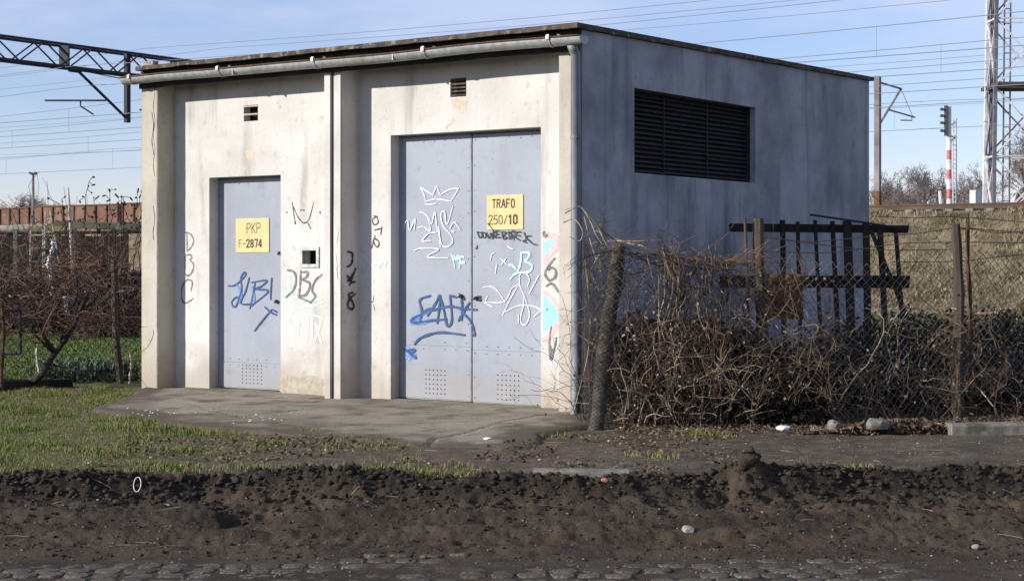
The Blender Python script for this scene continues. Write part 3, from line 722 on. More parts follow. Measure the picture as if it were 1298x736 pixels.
def patch(name, poly, plane, mt, parent, off=.0012, org=None, scale=1, jag=.0):
    pts = [(org[0] + a / scale, org[1] + b_ / scale) if org else (a, b_) for a, b_ in poly]
    q = np.array([onp(a, b_, 1, plane) for a, b_ in pts]); c_ = q.mean(0); n = len(q); out = []
    for i in range(n):
        for t in np.linspace(0, 1, 6, endpoint=False):
            p = q[i] * (1 - t) + q[(i + 1) % n] * t; out.append(p + (p - c_) * random.uniform(-jag, jag))
    m = MB(); m.add([(c_[0], plane - off, c_[2])] + [(p[0], plane - off, p[2]) for p in out], [(0, i + 1, (i + 1) % len(out) + 1) for i in range(len(out))])
    return m.build(name, mt, parent)
DP = LY - .0085
# left leaf: crown and white tag
S1 = dict(org=(500, 220), scale=6.13)
film('graffiti', [[(200, 108), (225, 150), (247, 232)], [(247, 215), (330, 198), (440, 215)], [(440, 215), (470, 165), (500, 115)], [(502, 114), (430, 125), (355, 165)],
                  [(355, 165), (342, 130), (328, 95)], [(328, 95), (315, 130), (300, 165)], [(300, 165), (255, 138), (203, 106)], [(238, 238), (270, 240), (325, 235)],
                  [(195, 298), (235, 310), (270, 350), (290, 390), (315, 300), (330, 400), (350, 480), (357, 572)], [(262, 350), (280, 445), (230, 415), (180, 420)],
                  [(455, 250), (410, 395), (392, 305), (372, 295), (362, 340), (385, 410), (440, 480), (452, 535), (405, 570), (365, 540), (345, 410)],
                  [(75, 435), (85, 380), (105, 370), (120, 440), (162, 350), (155, 440)], [(430, 430), (455, 385), (475, 385), (515, 440)], [(440, 445), (470, 450)],
                  [(285, 522), (220, 522), (265, 468), (335, 455)], [(155, 598), (210, 580), (345, 588), (258, 645), (420, 655)]], DP, .0115, M['g_white'], d_left, **S1)
film('graffiti', [([(440, 620), (455, 660), (470, 735)], .012), ([(455, 640), (480, 660), (500, 640), (490, 670)], .03), ([(505, 735), (515, 650), (545, 650)], .02), ([(515, 690), (550, 690)], .03)], DP, .02, M['g_cyan'], d_left, **S1)
S2 = dict(org=(500, 350), scale=4.333)
film('graffiti', [([(205, 180), (150, 205), (95, 235), (110, 255), (210, 240)], .05), ([(60, 395), (85, 415), (118, 448)], .06), ([(58, 425), (80, 440), (95, 430)], .07)], DP, .05, M['g_bluesoft'], d_left, off=.0012, **S2)
film('graffiti', [[(200, 105), (140, 130), (150, 190), (140, 258)], [(150, 197), (205, 175)], [(205, 180), (100, 235), (110, 255), (210, 242), (290, 235)], [(180, 220), (225, 150), (250, 105), (245, 180), (235, 262)],
                  [(252, 112), (270, 180), (290, 272), (315, 240), (305, 105)], [(200, 190), (300, 165), (360, 175), (416, 181)], [(300, 105), (345, 115)], [(365, 100), (372, 170), (368, 245)],
                  [(414, 142), (380, 195), (350, 248)], [(375, 200), (415, 240), (421, 262)], [(108, 375), (150, 335), (250, 308), (388, 322)],
                  ([(55, 400), (85, 420), (122, 450)], .03), [(60, 410), (112, 402), (98, 422)]], DP, .024, M['g_blue'], d_left, off=.0022, **S2)
film('graffiti', [[(424, 181), (440, 183), (456, 183)], [(424, 250), (436, 290), (441, 325), (426, 318)]], DP, .022, M['g_blue'], d_right, **S2)
film('graffiti', [([(360, 105), (375, 115), (385, 130)], .03), ([(350, 92), (380, 122)], .008)], DP, .03, M['g_black'], d_left, off=.004, **S2)
film('graffiti', [([(455, 110), (465, 120), (475, 135)], .034), ([(445, 120), (478, 108)], .012)], DP, .03, M['g_black'], d_right, off=.004, **S2)
# right leaf
S3 = dict(org=(595, 230), scale=7.358)
DW = [[(70, 465), (95, 520)], [(78, 470), (110, 480), (118, 515), (88, 525)], [(118, 465), (125, 520)], [(118, 470), (150, 485), (152, 520), (122, 520)], [(160, 470), (185, 530), (200, 480), (215, 535), (222, 455), (172, 390)],
      [(285, 460), (240, 465), (255, 490), (235, 520), (295, 520)], [(248, 492), (280, 490)], [(300, 470), (320, 540)], [(300, 465), (345, 475), (320, 500), (350, 525), (318, 540)], [(365, 460), (375, 540)],
      [(375, 540), (398, 505), (385, 475), (420, 465), (410, 545)], [(385, 510), (425, 515)], [(485, 470), (440, 475), (430, 515), (475, 550)], [(440, 500), (480, 505)], [(510, 470), (530, 540), (500, 555), (540, 570)], [(580, 505), (530, 515), (560, 550), (595, 580), (635, 590)]]
film('graffiti', DW, DP, .0115, M['g_black'], d_right, off=.003, taper=.2, **S3)
S4 = dict(org=(595, 290), scale=4.09)
film('graffiti', [[(270, 120), (265, 180), (248, 228)], [(270, 122), (312, 125), (305, 150), (285, 165)], [(285, 165), (325, 190), (310, 222), (245, 230), (210, 262)], [(200, 185), (225, 190), (245, 212)]], DP, .02, M['g_cyan'], d_right, off=.0022, **S4)
film('graffiti', [[(70, 303), (110, 298), (150, 325), (185, 382)], [(78, 385), (95, 345)], [(75, 378), (120, 405)], [(80, 380), (180, 376), (220, 310), (256, 288)], [(256, 288), (215, 360), (172, 447)],
                  [(180, 432), (260, 397), (330, 400), (375, 420)], [(375, 420), (335, 455)], [(262, 300), (262, 240), (290, 226), (312, 260), (300, 300)], [(262, 290), (300, 390), (312, 450), (290, 497), (265, 470), (280, 400), (285, 330)], [(308, 340), (340, 280), (362, 238)]], DP, .010, M['g_white'], d_right, **S4)
film('graffiti', [[(110, 165), (115, 135), (132, 122)], [(135, 232), (141, 180)], [(165, 190), (192, 150)], [(195, 85), (210, 98), (228, 106)], [(160, 150), (195, 185)], [(255, 490), (255, 440)]], DP, .012, M['g_pale'], d_right, **S4)
film('graffiti', [[(40, 85), (38, 102), (30, 100)]], DP, .012, M['g_black'], d_right, **S4)
# wall strip right of the door
patch('graffiti', [(382, 350), (400, 345), (440, 385), (468, 440), (470, 460), (440, 490), (400, 520), (382, 545)], WY, M['g_aqua'], wall_f, off=.0015, jag=.03, **S4)
patch('graffiti', [(383, 75), (420, 55), (443, 58), (425, 85), (400, 120), (383, 145)], WY, M['g_aqua'], wall_f, off=.0015, jag=.04, **S4)
film('graffiti', [([(388, 35), (420, 32), (452, 55), (445, 100), (410, 140), (384, 178)], .055), ([(384, 328), (415, 350), (445, 385), (470, 440)], .035), ([(470, 470), (440, 520), (410, 560), (398, 592)], .045), ([(384, 560), (400, 600)], .05)], WY, .03, M['g_pink'], wall_f, off=.002, **S4)
film('graffiti', [([(445, 150), (405, 200), (393, 235), (415, 265), (445, 250), (448, 215), (425, 200), (408, 215)], .022), [(398, 298), (425, 282), (448, 300), (462, 330)], ([(425, 505), (415, 600), (425, 678), (445, 600), (452, 560)], .016), ([(418, 600), (424, 670), (432, 620)], .03), ([(387, 10), (390, 35), (408, 30)], .03)], WY, .018, M['g_grey'], wall_f, off=.005, **S4)
# narrow door
S5 = dict(org=(270, 260), scale=4.6)
film('graffiti', [[(85, 470), (130, 465), (188, 410), (182, 392), (162, 425), (165, 500), (130, 592), (108, 565), (138, 535), (155, 560)], [(212, 420), (190, 500), (163, 572), (238, 575)], [(245, 450), (232, 530), (213, 605)],
                  [(220, 450), (312, 438), (285, 470), (250, 490), (322, 502), (215, 592)], [(342, 420), (338, 480), (335, 552)], [(300, 590), (335, 622), (372, 640)], [(345, 605), (290, 670), (240, 735)], [(345, 607), (374, 624)]], DP, .019, M['g_blue'], d_small, **S5)
film('graffiti', [([(135, 460), (165, 520), (150, 570)], .03), ([(225, 470), (240, 540), (225, 590)], .03)], DP, .03, M['g_bluesoft'], d_small, off=.001, **S5)
# left wall: vertical letters
S6 = dict(org=(220, 280), scale=6.125)
film('graffiti', [[(85, 88), (130, 100), (156, 150), (140, 200), (105, 237)], [(104, 92), (106, 235)], [(92, 255), (90, 392)], [(92, 268), (130, 262), (142, 285), (125, 302)], [(125, 302), (157, 340), (142, 400), (108, 425), (86, 400)],
                  [(135, 545), (146, 475), (110, 455), (72, 500), (62, 580), (82, 635), (120, 625), (156, 600)]], WY, .017, M['g_grey'], wall_f, **S6)
# wall between the doors
S7 = dict(org=(355, 240), scale=3.68)
film('graffiti', [[(57, 60), (64, 110), (72, 158)], [(62, 80), (85, 130), (110, 156), (135, 140), (158, 58)], [(93, 97), (116, 97)], [(130, 155), (145, 186)], ([(70, 152), (72, 162)], .022), ([(185, 104), (190, 112)], .018), ([(30, 104), (34, 110)], .014)], WY, .011, M['g_black'], wall_f, **S7)
film('graffiti', [[(33, 375), (65, 385), (76, 420), (62, 470), (25, 505)], [(97, 375), (95, 430), (90, 492)], [(97, 385), (132, 388), (120, 412), (102, 422)], [(104, 422), (140, 440), (122, 490), (85, 498), (140, 525)], [(198, 395), (165, 425), (150, 470), (165, 500), (140, 530)]], WY, .026, M['g_grey'], wall_f, off=.003, **S7)
film('graffiti', [([(45, 395), (40, 450), (55, 500)], .07), ([(15, 470), (60, 500), (130, 515), (200, 510)], .04), ([(80, 590), (140, 585), (205, 600)], .02), ([(20, 545), (120, 550), (200, 530)], .02)], WY, .04, M['g_teal'], wall_f, off=.0012, **S7)
film('graffiti', [[(85, 600), (85, 690)], [(100, 590), (130, 600), (125, 720)], [(150, 600), (150, 700)], [(165, 620), (195, 720)], [(195, 610), (160, 715)], [(40, 600), (60, 640), (95, 625)]], WY, .03, M['g_ghost'], wall_f, off=.002, **S7)
film('graffiti', [([(258, 180), (265, 200), (262, 250)], .03), ([(255, 300), (262, 380)], .03)], -.0165, .03, M['g_ghost'], pil_m, off=.001, **S7)
film('graffiti', [([(255, 340), (268, 420)], .016)], -.0165, .02, M['g_teal'], pil_m, off=.002, **S7)
film('graffiti', [[(312, 290), (335, 300), (332, 345), (310, 362)], [(352, 365), (335, 410), (322, 450)], [(310, 398), (330, 430), (350, 430)], [(312, 430), (345, 385)], [(352, 485), (322, 510), (315, 545), (332, 558), (342, 540), (325, 505), (318, 488), (340, 480)]], -2.681, .022, M['g_black'], pil_m, axis=0, off=.008, **S7)
film('graffiti', [[(455, 125), (432, 140), (440, 165), (458, 155), (452, 130), (435, 122)], [(440, 190), (475, 182)], [(476, 172), (470, 212)], [(445, 215), (436, 245), (455, 270), (462, 245), (440, 232), (428, 275)]], WY, .013, M['g_black'], wall_f, off=.002, **S7)
film('graffiti', [[(385, 335), (400, 340), (402, 375), (382, 378), (380, 345)], [(400, 355), (440, 350)], [(445, 350), (460, 365), (475, 345), (490, 360), (500, 330)], [(400, 420), (415, 420), (418, 450), (402, 450), (402, 425)]], WY, .018, M['g_teal'], wall_f, off=.002, **S7)
film('graffiti', [[(285, 430), (280, 455), (290, 470), (297, 440)], [(295, 480), (300, 510)]], -.003, .01, M['g_black'], pil_m, off=.008, **S7)
# rust stains below the vents
for (cx_, cy_, w_, h_) in ((583, 134, 11, 11), (317, 197, 6, 8)):
    patch('stain', [(cx_ - w_, cy_ - h_ * .6), (cx_, cy_ - h_), (cx_ + w_, cy_ - h_ * .6), (cx_ + w_ * .7, cy_ + h_ * .4), (cx_, cy_ + h_), (cx_ - w_ * .7, cy_ + h_ * .4)], WY, M['stain'], wall_f, jag=.2)
# foot of the wall where the render has come off
M['bare'] = mat('bare_render', (0.33, 0.285, 0.22), (0.42, 0.375, 0.31), scale=18, rough=.95, bump=.5)
patch('bare_render', [(357, 472), (375, 478), (392, 474), (411, 482), (411, 505), (385, 503), (357, 499)], WY, M['bare'], wall_f, jag=.10)
patch('bare_render', [(690, 500), (700, 494), (708, 498), (708, 522), (690, 519)], WY, M['bare'], wall_f, jag=.10)
# stencilled plates
GL = {'P': [[(0, 0), (0, 2)], [(0, 2), (.75, 2), (1, 1.75), (1, 1.3), (.75, 1), (.15, 1)]], 'K': [[(0, 0), (0, 2)], [(1, 2), (.15, 1)], [(.25, 1.1), (1, 0)]], 'F': [[(0, 0), (0, 2)], [(.15, 2), (1, 2)], [(.15, 1.05), (.7, 1.05)]],
      '-': [[(.1, 1), (.9, 1)]], '2': [[(0, 1.6), (.2, 2), (.8, 2), (1, 1.6), (.8, 1.1), (0, .05)], [(0, 0), (1, 0)]], '8': [[(.5, 1.05), (.1, 1.3), (.1, 1.75), (.5, 2)], [(.5, 2), (.9, 1.75), (.9, 1.3), (.5, 1.05)], [(.5, 1), (.05, .7), (.05, .25), (.5, 0)], [(.5, 0), (.95, .25), (.95, .7), (.5, 1)]],
      '7': [[(0, 2), (1, 2)], [(1, 1.9), (.45, 0)]], '4': [[(.75, 0), (.75, 2)], [(.65, 2), (0, .6)], [(0, .5), (1, .5)]], 'T': [[(0, 2), (1, 2)], [(.5, 1.85), (.5, 0)]], 'R': [[(0, 0), (0, 2)], [(.1, 2), (.75, 2), (1, 1.7), (.75, 1.1), (.15, 1.1)], [(.5, 1), (1, 0)]],
      'A': [[(0, 0), (.45, 2)], [(.55, 2), (1, 0)], [(.25, .7), (.75, .7)]], 'O': [[(.45, 0), (.05, .3), (.05, 1.7), (.45, 2)], [(.55, 2), (.95, 1.7), (.95, .3), (.55, 0)]], '0': [[(.45, 0), (.05, .3), (.05, 1.7), (.45, 2)], [(.55, 2), (.95, 1.7), (.95, .3), (.55, 0)]],
      '5': [[(.95, 2), (.1, 2)], [(.1, 1.9), (.1, 1.15)], [(.1, 1.1), (.7, 1.2), (1, .8), (.95, .3), (.6, 0), (0, .1)]], '/': [[(.1, 0), (.9, 2)]], '1': [[(.5, 0), (.5, 2)], [(.45, 1.95), (.15, 1.6)]]}
def stencil(text, x0, z0, w, h, pitch, lw, mt, parent, y):
    m = MB(); k = 0
    for ch in text:
        if ch != ' ':
            for st in GL[ch]:
                P_ = np.array(st, float); dd = P_[-1] - P_[0]
                for i in range(len(P_) - 1):
                    a, b_ = P_[i], P_[i + 1]; A = np.array([x0 + a[0] * w, z0 + a[1] * h / 2]); B = np.array([x0 + b_[0] * w, z0 + b_[1] * h / 2])
                    d = (B - A) / (np.linalg.norm(B - A) + 1e-9); n_ = np.array([-d[1], d[0]]) * lw / 2; A = A + d * (-.3 * lw); B = B + d * (.3 * lw)
                    k += 1; yy = y - k * 2e-5
                    m.add([(A[0] + n_[0], yy, A[1] + n_[1]), (A[0] - n_[0], yy, A[1] - n_[1]), (B[0] - n_[0], yy, B[1] - n_[1]), (B[0] + n_[0], yy, B[1] + n_[1])], [(0, 1, 2, 3)])
        x0 += pitch
    return m.build('lettering', mt, parent)
def plate(a, b_, parent, lab):
    (x0, z1), (x1, z0) = X(*a), X(*b_)
    p = MB().box((x0, LY - .0125, z0), (x1, LY - .0085, z1)).build('sign_plate', M['sign'], parent); p['label'] = lab
    return p, x0, x1, z0, z1
p, x0, x1, z0, z1 = plate((300, 277), (342, 319.5), d_small, 'yellow plate stencilled PKP F-2874'); W_ = x1 - x0; H_ = z1 - z0
stencil('PKP', x0 + W_ * .34, z0 + H_ * .56, W_ * .10, H_ * .29, W_ * .15, .010, M['ink_thin'], p, LY - .0132)
stencil('F', x0 + W_ * .10, z0 + H_ * .15, W_ * .09, H_ * .22, W_ * .13, .009, M['ink_thin'], p, LY - .0132)
stencil('-', x0 + W_ * .22, z0 + H_ * .15, W_ * .07, H_ * .22, W_ * .13, .010, M['ink'], p, LY - .0132)
stencil('2874', x0 + W_ * .33, z0 + H_ * .15, W_ * .085, H_ * .22, W_ * .122, .015, M['ink'], p, LY - .0132)
p, x0, x1, z0, z1 = plate((618, 247.5), (664, 290.5), d_right, 'yellow plate stencilled TRAFO 250/10'); W_ = x1 - x0; H_ = z1 - z0
stencil('TRAFO', x0 + W_ * .16, z0 + H_ * .63, W_ * .09, H_ * .235, W_ * .13, .0125, M['ink'], p, LY - .0132)
stencil('250/', x0 + W_ * .06, z0 + H_ * .16, W_ * .10, H_ * .25, W_ * .138, .0105, M['ink_thin'], p, LY - .0132)
stencil('10', x0 + W_ * .61, z0 + H_ * .16, W_ * .10, H_ * .25, W_ * .13, .018, M['ink'], p, LY - .0132)

# ------------------------------------------------------------------ concrete apron in front of the doors
ax = np.linspace(-5.75, 1.05, 230); ay = np.linspace(-2.72, .385, 120)
AX, AY = np.meshgrid(ax, ay)
AU = (AX - CAM[0]) * RT[0] + (AY - CAM[1]) * RT[1]; AV = (AX - CAM[0]) * FW[0] + (AY - CAM[1]) * FW[1]
edge_n = .22 * fbm(AX * 1.3, AY * 1.3, 4, 101)
inside = np.minimum.reduce([(AY + 1.90 + .383 * (AX + 4) + .9 * edge_n), AX + 5.40 + .75 * AY + .8 * edge_n, AY + 2.70 + edge_n * 1.2 - .12 - .30 * ss(-1.2, -4.2, AX), .62 - AX + .5 * edge_n + .42 * ss(-1.4, -2.2, AY)])
AZ = .046 - .012 * np.clip(-AY, 0, 3) + .006 * fbm(AX * 2, AY * 2, 4, 103) + .003 * fbm(AX * 14, AY * 14, 3, 107)
AZ = np.where(inside < .10, AZ - .055 * (1 - ss(-.05, .10, inside)), AZ)
crk = [[(560, 553), (600, 545), (650, 533), (690, 527)], [(615, 575), (660, 570), (700, 562), (716, 556)], [(240, 512), (300, 525), (380, 520)], [(556, 553), (540, 560), (500, 566)]]
for c_ in crk:
    P_ = np.array([onp(a, b_, 2, .03)[:2] for a, b_ in c_]); P_ = catmull(P_, 14)
    P_ = P_ + .03 * np.stack([fbm(P_[:, 0] * 6, P_[:, 1] * 6, 3, 3), fbm(P_[:, 0] * 6, P_[:, 1] * 6, 3, 6)], 1)
    dmin = np.full(AX.shape, 9.)
    for p_ in P_: dmin = np.minimum(dmin, np.hypot(AX - p_[0], AY - p_[1]))
    AZ = AZ - .03 * (1 - ss(.008, .03, dmin))
idx = np.arange(AX.size).reshape(AX.shape)
Fa = np.stack([idx[:-1, :-1], idx[:-1, 1:], idx[1:, 1:], idx[1:, :-1]], -1).reshape(-1, 4)
keep = (inside.ravel()[Fa] > -.06).all(1)
M['apron'] = mat('apron_concrete', (.285, .248, .188), (.195, .167, .122), scale=1.6, rough=.95, bump=.5, bscale=30, c3=(.10, .088, .055), scale3=3.2, lo3=.52, hi3=.68)
dirt = np.clip((1 - ss(-.05, .6, inside + .35 * fbm(AX * 3.1, AY * 3.1, 4, 151))) + .28 * ss(.15, .5, fbm(AX * .9 + 4, AY * 1.6, 4, 153)), 0, 1)
N, L = M['apron'].node_tree.nodes, M['apron'].node_tree.links; bsdf = N['Principled BSDF']; src = bsdf.inputs['Base Color'].links[0].from_socket
da = N.new('ShaderNodeAttribute'); da.attribute_name = 'dirt'; dm = N.new('ShaderNodeMix'); dm.data_type = 'RGBA'; dn = N.new('ShaderNodeTexNoise'); dn.inputs['Scale'].default_value = 24; dn.inputs['Detail'].default_value = 6
dmu = N.new('ShaderNodeMath'); dmu.operation = 'MULTIPLY_ADD'; L.new(da.outputs['Fac'], dmu.inputs[0]); dmu.inputs[1].default_value = 1.5; dsb = N.new('ShaderNodeMath'); dsb.operation = 'SUBTRACT'; dsb.use_clamp = True
L.new(dmu.outputs[0], dsb.inputs[0]); L.new(dn.outputs['Fac'], dsb.inputs[1]); L.new(dsb.outputs[0], dm.inputs[0]); L.new(src, dm.inputs[6]); dm.inputs[7].default_value = (.095, .074, .048, 1); L.new(dm.outputs[2], bsdf.inputs['Base Color'])
apr = mesh_np('pavement', np.stack([AX, AY, AZ], -1).reshape(-1, 3), Fa[keep], M['apron'], smooth=True, attr={'dirt': np.stack([dirt] * 3, -1).reshape(-1, 3).astype(np.float32)})
tag(apr, 'cracked concrete apron in front of the steel doors', 'pavement', kind='structure')
def apron_z(x, y): return .046 - .012 * max(-y, 0)

# ------------------------------------------------------------------ kerb stones
def kerb(name, u0, v0, u1, v1, w, h, zt, label):
    m = MB(); n = 14
    a = UV(u0, v0); b_ = UV(u1, v1); d = (b_ - a) / np.linalg.norm(b_ - a); s = np.array([-d[1], d[0], 0])
    rings = []
    for i in range(n + 1):
        c_ = a + (b_ - a) * i / n; e = .012 + random.uniform(0, .008); z1_ = zt + random.uniform(-.004, .004)
        rings.append([c_ - s * w / 2 + np.array([0, 0, zt - h]), c_ - s * w / 2 + np.array([0, 0, z1_ - e]), c_ - s * (w / 2 - e) + np.array([0, 0, z1_]), c_ + s * (w / 2 - e) + np.array([0, 0, z1_]), c_ + s * w / 2 + np.array([0, 0, z1_ - e]), c_ + s * w / 2 + np.array([0, 0, zt - h])])
    for i, r in enumerate(rings):
        m.v += [tuple(p) for p in r]
        if i:
            for k in range(5): m.f.append(((i - 1) * 6 + k, i * 6 + k, i * 6 + k + 1, (i - 1) * 6 + k + 1))
    m.f.append(tuple(range(6))); m.f.append(tuple(n * 6 + k for k in range(6))[::-1])
    base = UV((u0 + u1) / 2, (v0 + v1) / 2, zt - h)
    return tag(m.build(name, M['concrete'], org=base), label, 'kerb')
kerb('kerb_stone', 3.34, 13.10, 4.75, 13.22, .17, .22, .085, 'pale concrete kerb stone lying along the wire fence')
kerb('kerb_stone', .13, 10.44, .71, 10.41, .12, .22, .05, 'broken concrete kerb sunk in the edge of the mud verge')

# ------------------------------------------------------------------ scattering helpers
def blades(name, roots, hts, wid, mt, lean=.5, label=None, cat=None, parent=None):
    n = len(roots); a = rng.uniform(0, 2 * math.pi, n); fa = rng.uniform(0, 2 * math.pi, n); ln = rng.uniform(.1, lean, n) * hts
    side = np.stack([np.cos(a), np.sin(a), np.zeros(n)], 1) * (wid * rng.uniform(.6, 1.3, n))[:, None] / 2
    dirn = np.stack([np.cos(fa), np.sin(fa), np.zeros(n)], 1)
    mid = roots + dirn * (ln * .35)[:, None] + np.array([0, 0, 1]) * (hts * .6)[:, None]
    tip = roots + dirn * ln[:, None] + np.array([0, 0, 1]) * (hts * rng.uniform(.75, 1, n))[:, None]
    Vv = np.concatenate([roots - side, roots + side, mid + side * .75, mid - side * .75, tip]).astype(np.float32)
    i = np.arange(n)
    F3 = np.concatenate([np.stack([i, i + n, i + 2 * n], 1), np.stack([i, i + 2 * n, i + 3 * n], 1), np.stack([i + 3 * n, i + 2 * n, i + 4 * n], 1)])
    o = mesh_np(name, Vv, F3, mt, parent=parent)
    tag(o, label, cat, kind='stuff'); return o
def leaves(cent, size, flat=0.0):
    n = len(cent); nrm = rng.normal(size=(n, 3)); nrm[:, 2] = np.abs(nrm[:, 2]) + flat * 3; nrm /= np.linalg.norm(nrm, axis=1)[:, None]
    t = np.cross(nrm, rng.normal(size=(n, 3))); t /= np.linalg.norm(t, axis=1)[:, None]; b_ = np.cross(nrm, t)
    s = (size * rng.uniform(.55, 1.3, n))[:, None]
    Vv = np.concatenate([cent - t * s * .5, cent + b_ * s * .32 + nrm * s * .08, cent + t * s * .5, cent - b_ * s * .32 + nrm * s * .08])
    i = np.arange(n); return Vv, np.stack([i, i + n, i + 2 * n, i + 3 * n], 1)
def uvw(u, v, z): return np.stack([CAM[0] + FW[0] * v + RT[0] * u, CAM[1] + FW[1] * v + RT[1] * u, z], 1)
def world_uv(x, y): return (x - CAM[0]) * RT[0] + (y - CAM[1]) * RT[1], (x - CAM[0]) * FW[0] + (y - CAM[1]) * FW[1]
def on_apron(x, y): return (x > -5.3) & (x < .75) & (y > -2.5) & (y < 3)

# grass on the verge
n = 420000
u = rng.uniform(-6.5, 4.6, n); v = rng.uniform(10.4, 17.9, n)
_, gzz, _ = zones(u, v); tuft = ss(-.15, .45, fbm(u * 2.6, v * 2.6, 3, 121))
xy = uvw(u, v, ground_h(u, v))
dens = gzz * (.28 + .72 * tuft)
en_ = .22 * fbm(xy[:, 0] * 1.3, xy[:, 1] * 1.3, 4, 101)
inn = (xy[:, 1] > -2.5 - en_) & (xy[:, 0] + 5.40 + .75 * xy[:, 1] + .8 * en_ > .05) & (xy[:, 1] + 1.9 + .383 * (xy[:, 0] + 4) + .9 * en_ > .05) & (xy[:, 1] < 6) & (xy[:, 0] < .7)
wallin = (xy[:, 0] > -5.45) & (xy[:, 1] > -.05)
dens = np.where(inn | wallin, 0, dens)
k = rng.uniform(0, 1, n) < dens
u, v, xy = u[k], v[k], xy[k]
h_ = (.014 + .03 * tuft[k]) * rng.uniform(.5, 1.5, k.sum()) * (1 + .35 * ss(-3, -5, u))
blades('verge_grass', xy, h_, .0045, M['grass'], .9, 'short green winter grass on the verge left of the apron', 'grass')
# weed tufts along the apron edge and mud ridge
tuf = [(280, 520, 90), (300, 528, 60), (405, 545, 120), (440, 552, 80), (380, 598, 150), (560, 600, 140), (620, 602, 60), (345, 560, 90), (1090, 596, 60), (735, 597, 90), (700, 550, 30), (900, 548, 90), (880, 545, 60), (500, 590, 90), (450, 600, 110), (230, 590, 120), (310, 598, 100), (830, 575, 50), (60, 560, 140), (130, 570, 120)]
rt, hh = [], []
for a, b_, c_ in tuf:
    p0 = onp(a, b_, 2, 0.02); ut, vt = world_uv(p0[0], p0[1])
    if b_ > 585: p0 = UV(ut, max(vt, float(edge_of(ut)) + .12), .02)
    for _ in range(c_ * 2):
        q = p0[:2] + rng.normal(size=2) * (.10, .07); uu, vv = world_uv(*q)
        rt.append((q[0], q[1], gz(uu, vv) - .002)); hh.append(random.uniform(.015, .055))
blades('weed_tufts', np.array(rt), np.array(hh), .007, M['grass'], 1.0, 'ragged weed tufts along the crumbling edge of the verge', 'weeds')
# lawn behind the left fence
n = 95000
v = 19.2 + 24 * rng.uniform(0, 1, n) ** 1.4; u = v * rng.uniform(-.36, -.19, n)
xy = uvw(u, v, ground_h(u, v))
blades('garden_lawn', xy, rng.uniform(.018, .05, n), .014, M['lawn'], .8, 'sunlit green lawn of the allotment behind the wire fence', 'grass')
# dry grass on the embankment
n = 60000
x = rng.uniform(-19, 1, n); y = rng.uniform(33.2, 38.4, n)
lin_ = np.clip((y - EY0) / (EY1 - EY0), 0, 1); ez = EZ * (lin_ * .7 + ss(EY0 - .6, EY1 + .5, y) * .3) + .24 * fbm(x * .5, y * .5, 4, 81) * (1 - ss(38.0, 39.4, y))
k = rng.uniform(0, 1, n) < .25 + .75 * ss(-.2, .3, fbm(x * .9, y * .9, 3, 131))
blades('bank_grass', np.stack([x, y, ez - .02], 1)[k], rng.uniform(.06, .20, k.sum()), .028, M['dry_grass'], 1.3, 'dry bleached grass on the railway embankment', 'grass')

# soil clods, pebbles and litter
ICO = None
import bmesh
bm_ = bmesh.new(); bmesh.ops.create_icosphere(bm_, subdivisions=1, radius=1); iv = np.array([v_.co[:] for v_ in bm_.verts]); iff = np.array([[q.index for q in f_.verts] for f_ in bm_.faces]); bm_.free()
def rocks(name, cent, size, mt, label, cat, squash=.7):
    n = len(cent); Vv = iv[None] * rng.uniform(.45, 1.4, (n, len(iv), 1)) * (size[:, None, None]) * rng.uniform(.7, 1.25, (n, 1, 3))
    Vv[..., 2] *= squash; Vv = Vv + cent[:, None]
    Ff = (iff[None] + (np.arange(n) * len(iv))[:, None, None]).reshape(-1, 3)
    o = mesh_np(name, Vv.reshape(-1, 3), Ff, mt, smooth=False); tag(o, label, cat, kind='stuff'); return o
n = 13000
u = rng.uniform(-3.6, 3.9, n); edge = edge_of(u)
v = np.where(rng.uniform(0, 1, n) < .45, edge - np.abs(rng.normal(0, .20, n)), rng.uniform(9.1, 10.6, n))
sz = (.003 + .026 * rng.uniform(0, 1, n) ** 5) * (.55 + .45 * ss(9.9, 10.3, v))
rocks('soil_clods', uvw(u, v, ground_h(u, v) + sz * .25), sz, M['clod'], 'crumbled dark soil clods over the dug verge', 'soil')
n = 1500
u = rng.uniform(-3.6, 4.2, n); v = rng.uniform(8.6, 10.5, n) + .15 * rng.normal(size=n)
sz = .0035 + .007 * rng.uniform(0, 1, n) ** 4
rocks('pebbles', uvw(u, v, ground_h(u, v) + sz * .35), sz, M['pebble'], 'small pale pebbles and grit strewn through the mud', 'pebbles')
n = 1500; u = rng.uniform(.3, 4.6, n); v = rng.uniform(10.7, 13.4, n); sz = .002 + .007 * rng.uniform(0, 1, n) ** 3
rocks('path_grit', uvw(u, v, ground_h(u, v) + sz * .3), sz, M['pebble'], 'grit and crumbs on the packed earth path along the fence', 'grit')
n = 6500
a = rng.uniform(0, 1, n)
u = np.where(a < .55, rng.uniform(-2.8, 1.6, n), rng.uniform(.8, 4.6, n)); v = np.where(a < .55, rng.uniform(10.75, 12.9, n), 13.3 + .33 * (u - .7) * .9 - np.abs(rng.normal(0, .35, n)) * (rng.uniform(0, 1, n) < .45) + rng.normal(0, .12, n))
k = (fbm(u * 2, v * 2, 3, 141) > -.12) | (a > .55)
u, v = u[k], v[k]; cz = ground_h(u, v) + rng.uniform(.004, .03, len(u)); cc = uvw(u, v, cz)
k = ~on_apron(cc[:, 0], cc[:, 1]); Vv, Ff = leaves(cc[k], .032, .25)
tag(mesh_np('leaf_litter', Vv, Ff, M['dead_leaf']), 'brown leaf litter along the fence foot and across the verge', 'leaves', kind='stuff')
